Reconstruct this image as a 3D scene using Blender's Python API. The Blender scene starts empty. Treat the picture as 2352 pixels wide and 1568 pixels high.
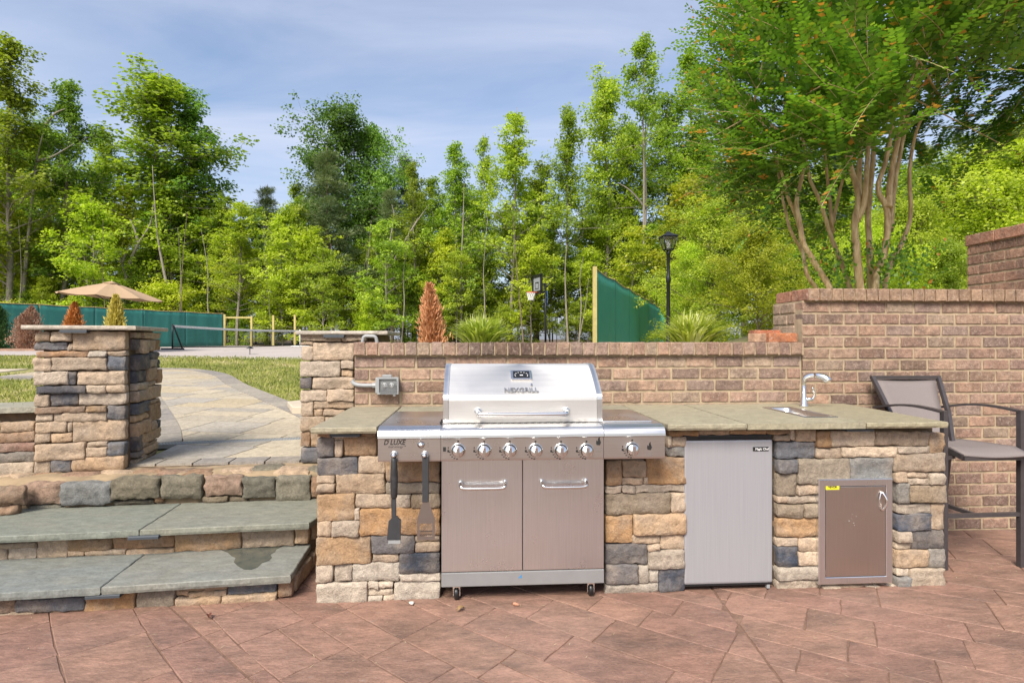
import bpy, bmesh, math, random
import numpy as np
from mathutils import Vector, Matrix, noise

# ---------------------------------------------------------------- camera, sky, sun, exposure
scene = bpy.context.scene
col = scene.collection
FPX, EYE, YAW = 1300.0, 1.33, math.radians(3.57)      # focal length in pixels of a 2352 px wide frame
cam_data = bpy.data.cameras.new("camera")
cam = bpy.data.objects.new("camera", cam_data)
col.objects.link(cam)
cam.location = (0, 0, EYE)
cam.rotation_euler = (math.radians(90), 0, -YAW)
cam_data.sensor_width = 36.0
cam_data.lens = 36.0 * FPX / 2352.0
cam_data.clip_start = 0.05
cam_data.clip_end = 2000
scene.camera = cam

SUN_AZ = math.atan2(-0.40, -0.85)        # direction towards the sun, measured from +Y to +X
SUN_EL = math.radians(47)
world = bpy.data.worlds.new("World")
scene.world = world
world.use_nodes = True
wn = world.node_tree
wn.nodes.clear()
w_out = wn.nodes.new("ShaderNodeOutputWorld")
w_bg = wn.nodes.new("ShaderNodeBackground")
w_sky = wn.nodes.new("ShaderNodeTexSky")
w_sky.sky_type = 'NISHITA'
w_sky.sun_disc = False
w_sky.sun_elevation = SUN_EL
w_sky.sun_rotation = SUN_AZ
w_sky.air_density = 1.0
w_sky.dust_density = 3.0
w_sky.ozone_density = 2.0
w_bg.inputs['Strength'].default_value = 0.098
# thin streaks of high cloud, laid out on a flat layer above the place
w_tc = wn.nodes.new("ShaderNodeTexCoord")
w_sep = wn.nodes.new("ShaderNodeSeparateXYZ")
wn.links.new(w_tc.outputs['Generated'], w_sep.inputs[0])
w_max = wn.nodes.new("ShaderNodeMath"); w_max.operation = 'MAXIMUM'; w_max.inputs[1].default_value = 0.05
wn.links.new(w_sep.outputs['Z'], w_max.inputs[0])
w_add = wn.nodes.new("ShaderNodeMath"); w_add.operation = 'ADD'; w_add.inputs[1].default_value = 0.12
wn.links.new(w_max.outputs[0], w_add.inputs[0])
w_cmb = wn.nodes.new("ShaderNodeCombineXYZ")
for ax in 'XY':
    dv = wn.nodes.new("ShaderNodeMath"); dv.operation = 'DIVIDE'
    wn.links.new(w_sep.outputs[ax], dv.inputs[0]); wn.links.new(w_add.outputs[0], dv.inputs[1])
    wn.links.new(dv.outputs[0], w_cmb.inputs[ax])
w_map = wn.nodes.new("ShaderNodeMapping")
w_map.inputs['Rotation'].default_value = (0, 0, math.radians(-38))
w_map.inputs['Scale'].default_value = (0.55, 1.5, 1)
w_map.inputs['Location'].default_value = (3.1, 1.7, 0)
wn.links.new(w_cmb.outputs[0], w_map.inputs['Vector'])
w_no = wn.nodes.new("ShaderNodeTexNoise")
w_no.inputs['Scale'].default_value = 1.5
w_no.inputs['Detail'].default_value = 9
w_no.inputs['Roughness'].default_value = 0.56
w_no.inputs['Distortion'].default_value = 0.5
wn.links.new(w_map.outputs[0], w_no.inputs['Vector'])
w_ramp = wn.nodes.new("ShaderNodeValToRGB")
w_ramp.color_ramp.elements[0].position = 0.24; w_ramp.color_ramp.elements[0].color = (0, 0, 0, 1)
w_ramp.color_ramp.elements[1].position = 0.78; w_ramp.color_ramp.elements[1].color = (0.75, 0.75, 0.75, 1)
wn.links.new(w_no.outputs['Fac'], w_ramp.inputs[0])
w_mix = wn.nodes.new("ShaderNodeMixRGB")
w_mix.inputs['Color2'].default_value = (3.75, 3.95, 4.75, 1)
wn.links.new(w_ramp.outputs[0], w_mix.inputs['Fac'])
wn.links.new(w_sky.outputs[0], w_mix.inputs['Color1'])
wn.links.new(w_mix.outputs[0], w_bg.inputs['Color'])
wn.links.new(w_bg.outputs[0], w_out.inputs['Surface'])

sun_data = bpy.data.lights.new("sun", 'SUN')
sun_data.energy = 2.7
sun_data.angle = math.radians(24)
sun_data.color = (1.0, 0.94, 0.84)
sun = bpy.data.objects.new("sun", sun_data)
col.objects.link(sun)
sd = Vector((math.sin(SUN_AZ) * math.cos(SUN_EL), math.cos(SUN_AZ) * math.cos(SUN_EL), math.sin(SUN_EL)))
sun.rotation_euler = sd.to_track_quat('Z', 'Y').to_euler()
sun.location = (-6, -8, 14)

vs = scene.view_settings
vs.view_transform = 'Standard'
vs.look = 'None'
vs.exposure = 1.15
vs.gamma = 1.0
vs.use_curve_mapping = False
scene.cycles.use_denoising = True
scene.cycles.max_bounces = 8
scene.cycles.transparent_max_bounces = 8
scene.cycles.sample_clamp_indirect = 6.0
random.seed(7)

# ---------------------------------------------------------------- photo pixel -> place
RX, RY = math.cos(YAW), -math.sin(YAW)
WX, WY = math.sin(YAW), math.cos(YAW)
def ray(px, py):
    a = (px - 1176) / FPX
    return Vector((RX * a + WX, RY * a + WY, (784 - py) / FPX))
def on_y(px, py, y):
    d = ray(px, py); s = y / d.y
    return Vector((d.x * s, y, EYE + d.z * s))
def on_z(px, py, z):
    d = ray(px, py); s = (z - EYE) / d.z
    return Vector((d.x * s, d.y * s, z))
def at_d(px, py, D):
    d = ray(px, py)
    return Vector((d.x * D, d.y * D, EYE + d.z * D))
class Face:
    """a vertical face through p at angle ang; gives (u, z) of a pixel on it"""
    def __init__(s, p, ang):
        s.p = Vector((p[0], p[1], 0)); s.a = math.radians(ang)
        s.u = Vector((math.cos(s.a), math.sin(s.a), 0)); s.n = Vector((math.sin(s.a), -math.cos(s.a), 0))
    def uz(s, px, py):
        d = ray(px, py)
        t = s.p.dot(s.n) / d.dot(s.n)
        q = d * t
        return (q - s.p).dot(s.u), EYE + q.z
    def at(s, u, z, out=0.0):
        return s.p + s.u * u + s.n * out + Vector((0, 0, z))
def zoom(ox, oy, k):
    return lambda x, y: ((ox + x * k) * .784, (oy + y * k) * .784)
Z1 = zoom(0, 850, .40391); Z2 = zoom(0, 1300, .44643); Z3 = zoom(850, 950, .54217); Z4 = zoom(1700, 1150, .46769)

def smooth(t):
    t = max(0.0, min(1.0, t)); return t * t * (3 - 2 * t)
def ground_z(x, y):
    if y < 3.95:
        return -0.06
    z = 0.438 + 0.0385 * max(0.0, min(y, 20.0) - 4.95) + max(0, y - 20) * 0.004
    bed = 0.66 * smooth((x + 0.95) / 0.9) * smooth((11.5 - y) / 5)
    bed += 0.28 * smooth((x - 2.75) / 0.5) * smooth((9.5 - y) / 3)
    return z + bed

# ---------------------------------------------------------------- object helpers
def tag(o, label=None, cat=None, group=None, kind=None):
    if label: o['label'] = label
    if cat: o['category'] = cat
    if group: o['group'] = group
    if kind: o['kind'] = kind
    return o
def link(o, parent=None):
    col.objects.link(o)
    if parent is not None: o.parent = parent
    return o
def empty(name, loc=(0, 0, 0), rz=0.0, label=None, cat=None, group=None):
    o = bpy.data.objects.new(name, None)
    o.empty_display_size = 0.1
    o.location = loc; o.rotation_euler = (0, 0, rz)
    link(o)
    return tag(o, label, cat, group)
def mesh_from(name, v, f, mats, smooth_=False, mi=None):
    me = bpy.data.meshes.new(name)
    me.from_pydata([tuple(p) for p in v], [], f)
    for m in (mats if isinstance(mats, (list, tuple)) else [mats]): me.materials.append(m)
    if mi is not None: me.polygons.foreach_set('material_index', mi)
    if smooth_: me.polygons.foreach_set('use_smooth', [True] * len(me.polygons))
    me.update()
    return me
def put(name, me, parent=None, loc=(0, 0, 0), rot=(0, 0, 0), color=None):
    o = bpy.data.objects.new(name, me)
    o.location = loc; o.rotation_euler = rot
    if color is not None: o.color = (*color[:3], 1)
    return link(o, parent)

def world_of(o):
    m = o.matrix_basis.copy()
    return world_of(o.parent) @ o.matrix_parent_inverse @ m if o.parent else m

class MB:
    """collects shapes; build() links them as one mesh object"""
    def __init__(s): s.v = []; s.f = []; s.sm = []
    def add(s, v, f, sm=False):
        b = len(s.v); s.v += [Vector(p) for p in v]
        s.f += [tuple(i + b for i in q) for q in f]; s.sm += [sm] * len(f); return s
    def box(s, x0, x1, y0, y1, z0, z1, bev=0.0, M=None):
        if bev <= 0:
            v = [(x, y, z) for z in (z0, z1) for y in (y0, y1) for x in (x0, x1)]
            f = [(0, 2, 3, 1), (4, 5, 7, 6), (0, 1, 5, 4), (2, 6, 7, 3), (0, 4, 6, 2), (1, 3, 7, 5)]
        else:
            bm = bmesh.new()
            bmesh.ops.create_cube(bm, size=1)
            for q in bm.verts:
                q.co = Vector(((x0 + x1) / 2 + q.co.x * (x1 - x0), (y0 + y1) / 2 + q.co.y * (y1 - y0), (z0 + z1) / 2 + q.co.z * (z1 - z0)))
            bmesh.ops.bevel(bm, geom=bm.edges[:], offset=bev, segments=2, profile=0.6, affect='EDGES')
            v = [q.co.copy() for q in bm.verts]; f = [[q.index for q in p.verts] for p in bm.faces]
            bm.verts.index_update()
            f = [[q.index for q in p.verts] for p in bm.faces]
            bm.free()
        if M is not None: v = [M @ Vector(p) for p in v]
        return s.add(v, f)
    def tube(s, pts, r, n=10, cap=True):
        pts = [Vector(p) for p in pts]
        rs = r if isinstance(r, (list, tuple)) else [r] * len(pts)
        v = []; f = []
        up = None
        for i, p in enumerate(pts):
            t = (pts[min(i + 1, len(pts) - 1)] - pts[max(i - 1, 0)]).normalized()
            if up is None:
                up = t.orthogonal().normalized()
            else:
                up = (up - t * up.dot(t)).normalized()
            w = t.cross(up)
            for k in range(n):
                a = 2 * math.pi * k / n
                v.append(p + (up * math.cos(a) + w * math.sin(a)) * rs[i])
        for i in range(len(pts) - 1):
            for k in range(n):
                f.append((i * n + k, i * n + (k + 1) % n, (i + 1) * n + (k + 1) % n, (i + 1) * n + k))
        s.add(v, f, True)
        if cap:
            b = len(s.v) - len(v)
            s.f += [tuple(b + k for k in reversed(range(n))), tuple(b + (len(pts) - 1) * n + k for k in range(n))]; s.sm += [False, False]
        return s
    def lathe(s, prof, n=24, M=None, sm=True):
        """prof: (radius, z) pairs turned about z"""
        v = []; f = []
        for r, z in prof:
            for k in range(n):
                a = 2 * math.pi * k / n
                v.append(Vector((r * math.cos(a), r * math.sin(a), z)))
        for i in range(len(prof) - 1):
            for k in range(n):
                f.append((i * n + k, i * n + (k + 1) % n, (i + 1) * n + (k + 1) % n, (i + 1) * n + k))
        f2 = [tuple(reversed(range(n))), tuple((len(prof) - 1) * n + k for k in range(n))]
        if M is not None: v = [M @ p for p in v]
        b = len(s.v)
        s.add(v, f, sm)
        s.f += [tuple(i + b for i in q) for q in f2]; s.sm += [False, False]
        return s
    def extrude_x(s, prof, x0, x1, sm=False):
        """prof: (y, z) closed outline swept along x"""
        n = len(prof)
        v = [(x0, y, z) for y, z in prof] + [(x1, y, z) for y, z in prof]
        f = [(i, (i + 1) % n, n + (i + 1) % n, n + i) for i in range(n)]
        s.add(v, f, sm)
        b = len(s.v) - 2 * n
        s.f += [tuple(b + i for i in reversed(range(n))), tuple(b + n + i for i in range(n))]; s.sm += [False, False]
        return s
    def prism(s, poly, z0, z1, M=None, top_in=0.0):
        """poly: (x, y) outline, raised from z0 to z1; top_in shrinks the top a little (worn edge)"""
        n = len(poly)
        cx = sum(p[0] for p in poly) / n; cy = sum(p[1] for p in poly) / n
        def ins(p, d):
            l = math.hypot(p[0] - cx, p[1] - cy) or 1
            return (p[0] + (cx - p[0]) / l * d * 1.4, p[1] + (cy - p[1]) / l * d * 1.4)
        rings = [[(x, y, z0) for x, y in poly]]
        if top_in > 0:
            rings.append([(x, y, z1 - top_in) for x, y in poly])
            rings.append([(*ins(p, top_in), z1) for p in poly])
        else:
            rings.append([(x, y, z1) for x, y in poly])
        v = [p for r in rings for p in r]; f = []
        for k in range(len(rings) - 1):
            f += [(k * n + i, k * n + (i + 1) % n, (k + 1) * n + (i + 1) % n, (k + 1) * n + i) for i in range(n)]
        f += [tuple(reversed(range(n))), tuple((len(rings) - 1) * n + i for i in range(n))]
        if M is not None: v = [M @ Vector(p) for p in v]
        return s.add(v, f)
    def mesh(s, name, m, fix=True):
        me = bpy.data.meshes.new(name)
        me.from_pydata([tuple(p) for p in s.v], [], s.f)
        me.materials.append(m)
        me.polygons.foreach_set('use_smooth', s.sm)
        me.update()
        if fix:
            bm = bmesh.new(); bm.from_mesh(me)
            bmesh.ops.recalc_face_normals(bm, faces=bm.faces[:])
            bm.to_mesh(me); bm.free()
        return me
    def build(s, name, m, parent=None, loc=(0, 0, 0), rot=(0, 0, 0), color=None, fix=True):
        return put(name, s.mesh(name, m, fix), parent, loc, rot, color)

def text_mesh(name, body, size, m, depth=0.0005, shear=0.0, spacing=1.0, bold=0.0):
    cu = bpy.data.curves.new(name, 'FONT')
    cu.body = body; cu.size = size; cu.extrude = depth; cu.shear = shear; cu.space_character = spacing
    cu.offset = bold
    cu.align_x = 'CENTER'; cu.align_y = 'CENTER'; cu.resolution_u = 3
    tmp = bpy.data.objects.new(name + "_tmp", cu)
    col.objects.link(tmp)
    dg = bpy.context.evaluated_depsgraph_get()
    me = bpy.data.meshes.new_from_object(tmp.evaluated_get(dg))
    bpy.data.objects.remove(tmp); bpy.data.curves.remove(cu)
    me.name = name
    me.materials.clear(); me.materials.append(m)
    return me

# ---------------------------------------------------------------- materials
def lin(r, g, b):
    return tuple(((c / 255) / 12.92 if c <= 10 else ((c / 255 + .055) / 1.055) ** 2.4) for c in (r, g, b))
class NT:
    def __init__(s, name):
        s.m = bpy.data.materials.new(name); s.m.use_nodes = True
        s.t = s.m.node_tree; s.b = s.t.nodes['Principled BSDF']; s.out = s.t.nodes['Material Output']
    def n(s, kind, **kw):
        o = s.t.nodes.new('ShaderNode' + kind)
        for k, val in kw.items():
            if k.startswith('i_'):
                key = k[2:]
                key = int(key) if key.isdigit() else key
                o.inputs[key].default_value = val
            else: setattr(o, k, val)
        return o
    def l(s, a, b): s.t.links.new(a, b)
    def coord(s, scale=(1, 1, 1), rnd=False, out='Object', rot=(0, 0, 0)):
        tc = s.n('TexCoord'); mp = s.n('Mapping'); mp.inputs['Scale'].default_value = scale; mp.inputs['Rotation'].default_value = rot
        s.l(tc.outputs[out], mp.inputs['Vector'])
        if rnd:
            oi = s.n('ObjectInfo'); mu = s.n('Math', operation='MULTIPLY', i_1=57.0)
            s.l(oi.outputs['Random'], mu.inputs[0]); s.l(mu.outputs[0], mp.inputs['Location'])
        return mp.outputs[0]
    def noise(s, vec, scale, detail=5, rough=.55, dist=0.0):
        o = s.n('TexNoise', i_Scale=scale, i_Detail=detail, i_Roughness=rough, i_Distortion=dist)
        if vec is not None: s.l(vec, o.inputs['Vector'])
        return o.outputs['Fac']
    def ramp(s, fac, *stops):
        o = s.n('ValToRGB'); e = o.color_ramp.elements
        while len(e) < len(stops): e.new(0.5)
        for q, (p, c) in zip(e, stops):
            q.position = p; q.color = (*c, 1) if isinstance(c, tuple) else (c, c, c, 1)
        s.l(fac, o.inputs[0]); return o.outputs[0]
    def mix(s, fac, a, b, mode='MIX'):
        o = s.n('MixRGB', blend_type=mode)
        for sock, val in ((o.inputs[0], fac), (o.inputs[1], a), (o.inputs[2], b)):
            if isinstance(val, (int, float)): sock.default_value = val if sock.type == 'VALUE' else (val, val, val, 1)
            elif isinstance(val, tuple): sock.default_value = (*val, 1)
            else: s.l(val, sock)
        return o.outputs[0]
    def bump(s, h, strength, dist=.01, prev=None):
        o = s.n('Bump', i_Strength=strength, i_Distance=dist); s.l(h, o.inputs['Height'])
        if prev is not None: s.l(prev, o.inputs['Normal'])
        return o.outputs[0]
    def done(s, color=None, rough=None, normal=None, metal=None, spec=None):
        for key, val in (('Base Color', color), ('Roughness', rough), ('Normal', normal), ('Metallic', metal), ('Specular IOR Level', spec)):
            if val is None: continue
            if isinstance(val, (int, float)): s.b.inputs[key].default_value = val
            elif isinstance(val, tuple): s.b.inputs[key].default_value = (*val, 1)
            else: s.l(val, s.b.inputs[key])
        return s.m

GL = .84
def m_plain(name, c, rough=.6, metal=0.0, var=.12, scale=20, bump=0.0):
    n = NT(name); v = n.coord()
    k = n.noise(v, scale, 4)
    if metal < .5: c = tuple(q * GL for q in c)
    colr = n.mix(1.0, c, n.ramp(k, (.3, 1 - var), (.7, 1 + var)), 'MULTIPLY')
    nm = n.bump(n.noise(v, scale * 4, 3), bump, .002) if bump else None
    return n.done(colr, rough, nm, metal)

def m_stone(name, mott=.35, bump=.5, rough=.85, sc=1.0, second=(.30, .24, .19), fleck=None, stretch=(1, 1, 1), con=.3, fl0=.61):
    """colour from the object's own colour, mottled; one material for stones, bricks, slabs"""
    n = NT(name); v = n.coord(stretch, rnd=True)
    oi = n.n('ObjectInfo')
    big = n.noise(v, 7 * sc, 4, .6, .4); mid = n.noise(v, 32 * sc, 6, .65); fine = n.noise(v, 160 * sc, 4, .7)
    c = n.mix(n.ramp(big, (.42, 0.0), (.75, mott)), oi.outputs['Color'], second)
    c = n.mix(1.0, c, (GL, GL, GL), 'MULTIPLY')
    c = n.mix(1.0, c, n.ramp(mid, (.25, 1 - con), (.75, 1 + con * .8)), 'MULTIPLY')
    c = n.mix(.8, c, n.ramp(fine, (.3, .68), (.7, 1.26)), 'MULTIPLY')
    if fleck is not None:
        c = n.mix(n.ramp(n.noise(v, 55 * sc, 3, .8, .6), (fl0, 0.0), (fl0 + .12, .55)), c, fleck)
    nm = n.bump(mid, bump, .012); nm = n.bump(fine, bump * .8, .003, nm)
    return n.done(c, rough, nm, spec=.3)

M = {}
M['stone'] = m_stone('veneer_stone', .75, 1.0, second=(.33, .27, .215), con=.36)
M['brick'] = m_stone('brick', .80, .7, .9, second=(.16, .105, .085), fleck=(.40, .32, .25), con=.42, fl0=.54)
M['rock'] = m_stone('field_stone', .5, .9, .9, .8, second=(.10, .10, .085), fleck=(.32, .30, .24), con=.5)
M['bluestone'] = m_stone('bluestone', .45, .22, .6, .45, second=(.27, .25, .19), stretch=(1, 2.2, 1))
M['capstone'] = m_stone('cap_stone', .3, .2, .7, .5, second=(.30, .28, .25))
M['paver'] = m_stone('paver', .35, .25, .85, .6, second=(.42, .37, .30))
M['slab'] = m_stone('stamped_concrete', .75, .75, .55, .35, second=(.13, .088, .070), fleck=(.30, .23, .19), stretch=(1, 2.4, 1))
M['mortar'] = m_plain('mortar', lin(170, 151, 124), .95, 0, .2, 25, .5)
M['core'] = m_plain('veneer_bedding', lin(104, 86, 66), .95, 0, .25, 25, .5)
M['grout'] = m_plain('joint_sand', lin(136, 110, 84), .95, 0, .25, 30, .5)
M['ledge_mortar'] = m_plain('ledge_mortar', lin(150, 130, 102), .95, 0, .3, 9, .6)
M['concrete'] = m_plain('concrete', lin(190, 176, 156), .9, 0, .12, 3, .2)

def m_steel(name, base=.62, rough=.26, axis=0, tint=(1, 1, 1)):
    n = NT(name)
    sc = [4, 4, 4]; sc = [900 if i != axis else 5 for i in range(3)]
    v = n.coord(tuple(sc))
    g = n.noise(v, 1.0, 3, .6)
    blot = n.noise(n.coord(), 6, 4, .6)
    c = n.mix(1.0, tuple(base * t for t in tint), n.ramp(g, (.3, .9), (.7, 1.06)), 'MULTIPLY')
    r = n.n('MapRange', i_3=rough - .05, i_4=rough + .09); n.l(blot, r.inputs[0])
    nm = n.bump(n.noise(n.coord((3, 3, 1.2)), 2.0, 2, .5), .10, .02)
    nm = n.bump(g, .05, .0006, nm)
    n.b.inputs['Anisotropic'].default_value = .4
    return n.done(c, r.outputs[0], nm, 1.0)
M['steel'] = m_steel('brushed_steel', .66, .27, 0, (1, .985, .97))
M['steel_v'] = m_steel('brushed_steel_upright', .78, .27, 2, (.96, .98, 1.0))
M['steel_lid'] = m_steel('lid_steel', .70, .55, 0, (1, .975, .94))
M['chrome'] = m_plain('chrome', (.80, .80, .80), .08, 1.0, .03, 30)
M['tube_steel'] = m_plain('polished_tube', (.74, .73, .71), .16, 1.0, .04, 30)
M['dark_steel'] = m_plain('dark_steel', (.28, .25, .23), .35, 1.0, .1, 30)
M['grey_paint'] = m_plain('grey_painted_panel', lin(150, 150, 150), .45, .3, .05, 10)
M['fridge'] = None
n = NT('fridge_skin'); g = n.noise(n.coord((260, 260, 3)), 1.0, 2, .5)
M['fridge'] = n.done(n.mix(1.0, lin(160, 160, 164), n.ramp(g, (.3, .94), (.7, 1.03)), 'MULTIPLY'), .42, n.bump(g, .06, .001), .35)
M['black'] = m_plain('black_plastic', (.012, .012, .013), .4, 0, .1, 30)
M['black_metal'] = m_plain('black_metal', (.02, .022, .026), .4, .4, .1, 30)
M['ink'] = m_plain('black_print', (.015, .015, .015), .6)
M['ink_grey'] = m_plain('grey_print', (.16, .15, .14), .6)
M['white_ink'] = m_plain('white_print', (.8, .8, .8), .6)
M['yellow'] = m_plain('yellow_label', (.80, .74, .03), .5)
M['light_grey'] = m_plain('hardscape_light_grey', lin(62, 68, 74), .6, .0, .06, 30)
M['pvc'] = m_plain('grey_pvc', lin(152, 154, 155), .45, 0, .05, 30)
M['white_plastic'] = m_plain('white_plastic', (.75, .75, .74), .4, 0, .04, 30)
M['char_plastic'] = m_plain('charcoal_plastic', (.035, .036, .04), .55, 0, .15, 30)
M['bronze'] = m_plain('bronze_paint', (.08, .07, .072), .42, .3, .12, 30)
n = NT('clear_cover'); n.b.inputs['Transmission Weight'].default_value = 1.0; M['clear'] = n.done((.92, .94, .95), .08)
n = NT('lantern_glass'); n.b.inputs['Transmission Weight'].default_value = 1.0; M['glass'] = n.done((.95, .95, .95), .03)
n = NT('sling_fabric'); g = n.noise(n.coord((300, 300, 300)), 1, 2)
M['sling'] = n.done(n.mix(1.0, lin(116, 107, 105), n.ramp(g, (.3, .85), (.7, 1.1)), 'MULTIPLY'), .8, n.bump(g, .3, .002))
M['canvas'] = m_plain('tan_canvas', lin(176, 148, 116), .85, 0, .04, 4)
M['wood'] = m_plain('treated_pine', lin(186, 170, 108), .8, 0, .15, 12)
n = NT('green_windscreen'); v = n.coord(); g = n.noise(n.coord((1, 1, 1)), 1.3, 4); w_ = n.noise(n.coord((60, 60, 60)), 1, 2)
M['screen'] = n.done(n.mix(1.0, n.mix(g, (.012, .13, .112), (.03, .175, .15)), n.ramp(w_, (.3, .85), (.7, 1.12)), 'MULTIPLY'), .6, n.bump(g, .25, .05))
n = NT('lightened_windscreen'); g = n.noise(n.coord((1, 1, 1)), 1.3, 4); w_ = n.noise(n.coord((60, 60, 60)), 1, 2)
M['screen2'] = n.done(n.mix(1.0, n.mix(g, (.015, .22, .165), (.035, .28, .215)), n.ramp(w_, (.3, .88), (.7, 1.1)), 'MULTIPLY'), .6)  # greener hue; base lightened to stand in for light this screen barely catches
M['net'] = m_plain('black_net', (.012, .012, .014), .8)
M['white_band'] = m_plain('white_vinyl', (.78, .78, .76), .6)
M['orange'] = m_plain('orange_rim', (.62, .10, .02), .45)
M['court'] = m_plain('court_concrete', lin(176, 166, 160), .9, 0, .07, .6)
M['rope'] = m_plain('edge_hem', lin(190, 160, 110), .8)

def m_leaf(name, c1, c2, c3=None, trans=.35, objvar=.25, gloss=.45):
    """leaf colour runs from c1 to c2 with the leaf's own tint, c3 on the few young or dead ones"""
    n = NT(name)
    if not name.startswith(('leaf', 'pine', 'crape')): c1, c2, c3 = [tuple(q * GL for q in c) if c else None for c in (c1, c2, c3)]
    at = n.n('Attribute', attribute_name='tint')
    c = n.ramp(at.outputs['Fac'], (0.0, c1), (.8, c2), (.95, c3 or c2))
    oi = n.n('ObjectInfo')
    hs = n.n('HueSaturation', i_Saturation=1.0)
    mr = n.n('MapRange', i_3=1 - objvar, i_4=1 + objvar); n.l(oi.outputs['Random'], mr.inputs[0]); n.l(mr.outputs[0], hs.inputs['Value'])
    mh = n.n('MapRange', i_3=.485, i_4=.515); 
    mm = n.n('Math', operation='FRACT'); m2 = n.n('Math', operation='MULTIPLY', i_1=7.31); n.l(oi.outputs['Random'], m2.inputs[0]); n.l(m2.outputs[0], mm.inputs[0]); n.l(mm.outputs[0], mh.inputs[0])
    n.l(mh.outputs[0], hs.inputs['Hue']); n.l(c, hs.inputs['Color'])
    tr = n.n('BsdfTranslucent'); n.l(n.mix(1.0, hs.outputs[0], (1.12, 1.25, .6), 'MULTIPLY'), tr.inputs['Color'])
    n.done(hs.outputs[0], gloss, spec=.4)
    mx = n.n('MixShader', i_0=trans); n.l(n.b.outputs[0], mx.inputs[1]); n.l(tr.outputs[0], mx.inputs[2]); n.l(mx.outputs[0], n.out.inputs['Surface'])
    return n.m
M['leaf'] = m_leaf('leaf_bright', (.17, .255, .03), (.40, .49, .045), trans=.52)
M['leaf_mid'] = m_leaf('leaf_mid', (.11, .20, .03), (.26, .385, .045), trans=.5)
M['leaf_dark'] = m_leaf('leaf_dark', (.075, .155, .035), (.18, .29, .05), trans=.47)
M['leaf_lime'] = m_leaf('leaf_lime', (.27, .335, .025), (.57, .62, .055), trans=.54)
M['needle'] = m_leaf('pine_needle', (.07, .115, .05), (.18, .22, .085), trans=.3)
M['myrtle'] = m_leaf('crape_leaf', (.06, .16, .022), (.21, .345, .036), (.58, .24, .06), trans=.43, objvar=.0, gloss=.28)
M['blade'] = m_leaf('strap_leaf', (.27, .38, .04), (.64, .70, .15), (.82, .82, .46), trans=.3, objvar=.0)
M['turf'] = m_leaf('turf_blade', (.21, .245, .05), (.45, .43, .115), (.62, .52, .28), trans=.25, objvar=.0, gloss=.7)
M['dead_brown'] = m_leaf('dead_brown_spray', (.25, .14, .085), (.50, .31, .20), trans=.1, objvar=0, gloss=.8)
M['dead_orange'] = m_leaf('dead_orange_spray', (.38, .14, .02), (.74, .34, .09), trans=.15, objvar=0, gloss=.8)
M['dead_salmon'] = m_leaf('dead_salmon_spray', (.46, .20, .08), (.82, .44, .22), trans=.15, objvar=0, gloss=.8)
M['dead_yellow'] = m_leaf('dead_yellow_spray', (.42, .30, .05), (.78, .60, .16), trans=.15, objvar=0, gloss=.8)
M['green_spray'] = m_leaf('green_spray', (.03, .09, .02), (.09, .17, .04), trans=.15, objvar=0, gloss=.7)
n = NT('bark'); v = n.coord((6, 6, 1.2), rnd=True); g = n.noise(v, 3, 6, .7)
M['bark'] = n.done(n.ramp(g, (.3, (.13, .11, .085)), (.7, (.33, .29, .24))), .9, n.bump(g, .6, .03))
n = NT('dark_bark'); v = n.coord((6, 6, 1.2), rnd=True); g = n.noise(v, 3, 6, .7)
M['bark_dark'] = n.done(n.ramp(g, (.3, (.085, .06, .045)), (.7, (.24, .18, .13))), .9, n.bump(g, .6, .03))
n = NT('crape_bark'); v = n.coord((14, 14, 3)); g = n.noise(v, 2.0, 5, .6, .6)
M['bark_smooth'] = n.done(n.ramp(g, (.3, (.27, .16, .075)), (.5, (.47, .325, .165)), (.68, (.66, .51, .30))), .55, n.bump(g, .2, .01))

# ================================================================ SETTING: ground, patio, path, court
def build_ground():
    xs = sorted(set([-400, -200, -100, -60, -40, -30, -25] + [round(-20 + i * .5, 2) for i in range(81)] + [25, 30, 40, 60, 100, 200, 400]))
    ys = sorted(set([-300, -120, -60, -30, -15, -8, -4, 0, 2, 3, 3.5, 3.93, 3.97] + [round(4.2 + .4 * i, 2) for i in range(40)] + [21, 22, 24, 26, 28, 31, 35, 40, 50, 65, 90, 150, 300, 600]))
    v = [(x, y, ground_z(x, y) + (0.012 * noise.noise(Vector((x, y, 0))) if y > 5 else 0)) for y in ys for x in xs]
    nx = len(xs)
    f = [(j * nx + i, j * nx + i + 1, (j + 1) * nx + i + 1, (j + 1) * nx + i) for j in range(len(ys) - 1) for i in range(nx - 1)]
    n = NT('ground_soil'); pos = n.n('NewGeometry'); sp = n.n('SeparateXYZ'); n.l(pos.outputs['Position'], sp.inputs[0])
    g = n.noise(pos.outputs['Position'], .9, 6, .65); h = n.noise(pos.outputs['Position'], 9, 5, .7); w = n.noise(pos.outputs['Position'], 60, 3, .7)
    lawn = n.ramp(g, (.35, (.15, .165, .05)), (.52, (.25, .235, .09)), (.68, (.36, .28, .16)))
    lawn = n.mix(1.0, lawn, n.ramp(h, (.3, .72), (.7, 1.2)), 'MULTIPLY')
    wood = n.ramp(h, (.35, (.055, .04, .025)), (.65, (.15, .105, .06)))
    mr = n.n('MapRange', i_1=30.0, i_2=34.0); n.l(sp.outputs['Y'], mr.inputs[0])
    c = n.mix(mr.outputs[0], lawn, wood)
    m = n.done(c, .95, n.bump(w, .5, .02), spec=.2)
    o = put('ground', mesh_from('ground', v, f, m, True))
    tag(o, 'lawn rising from the walkway to the wooded edge', None, None, 'structure')
build_ground()

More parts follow.
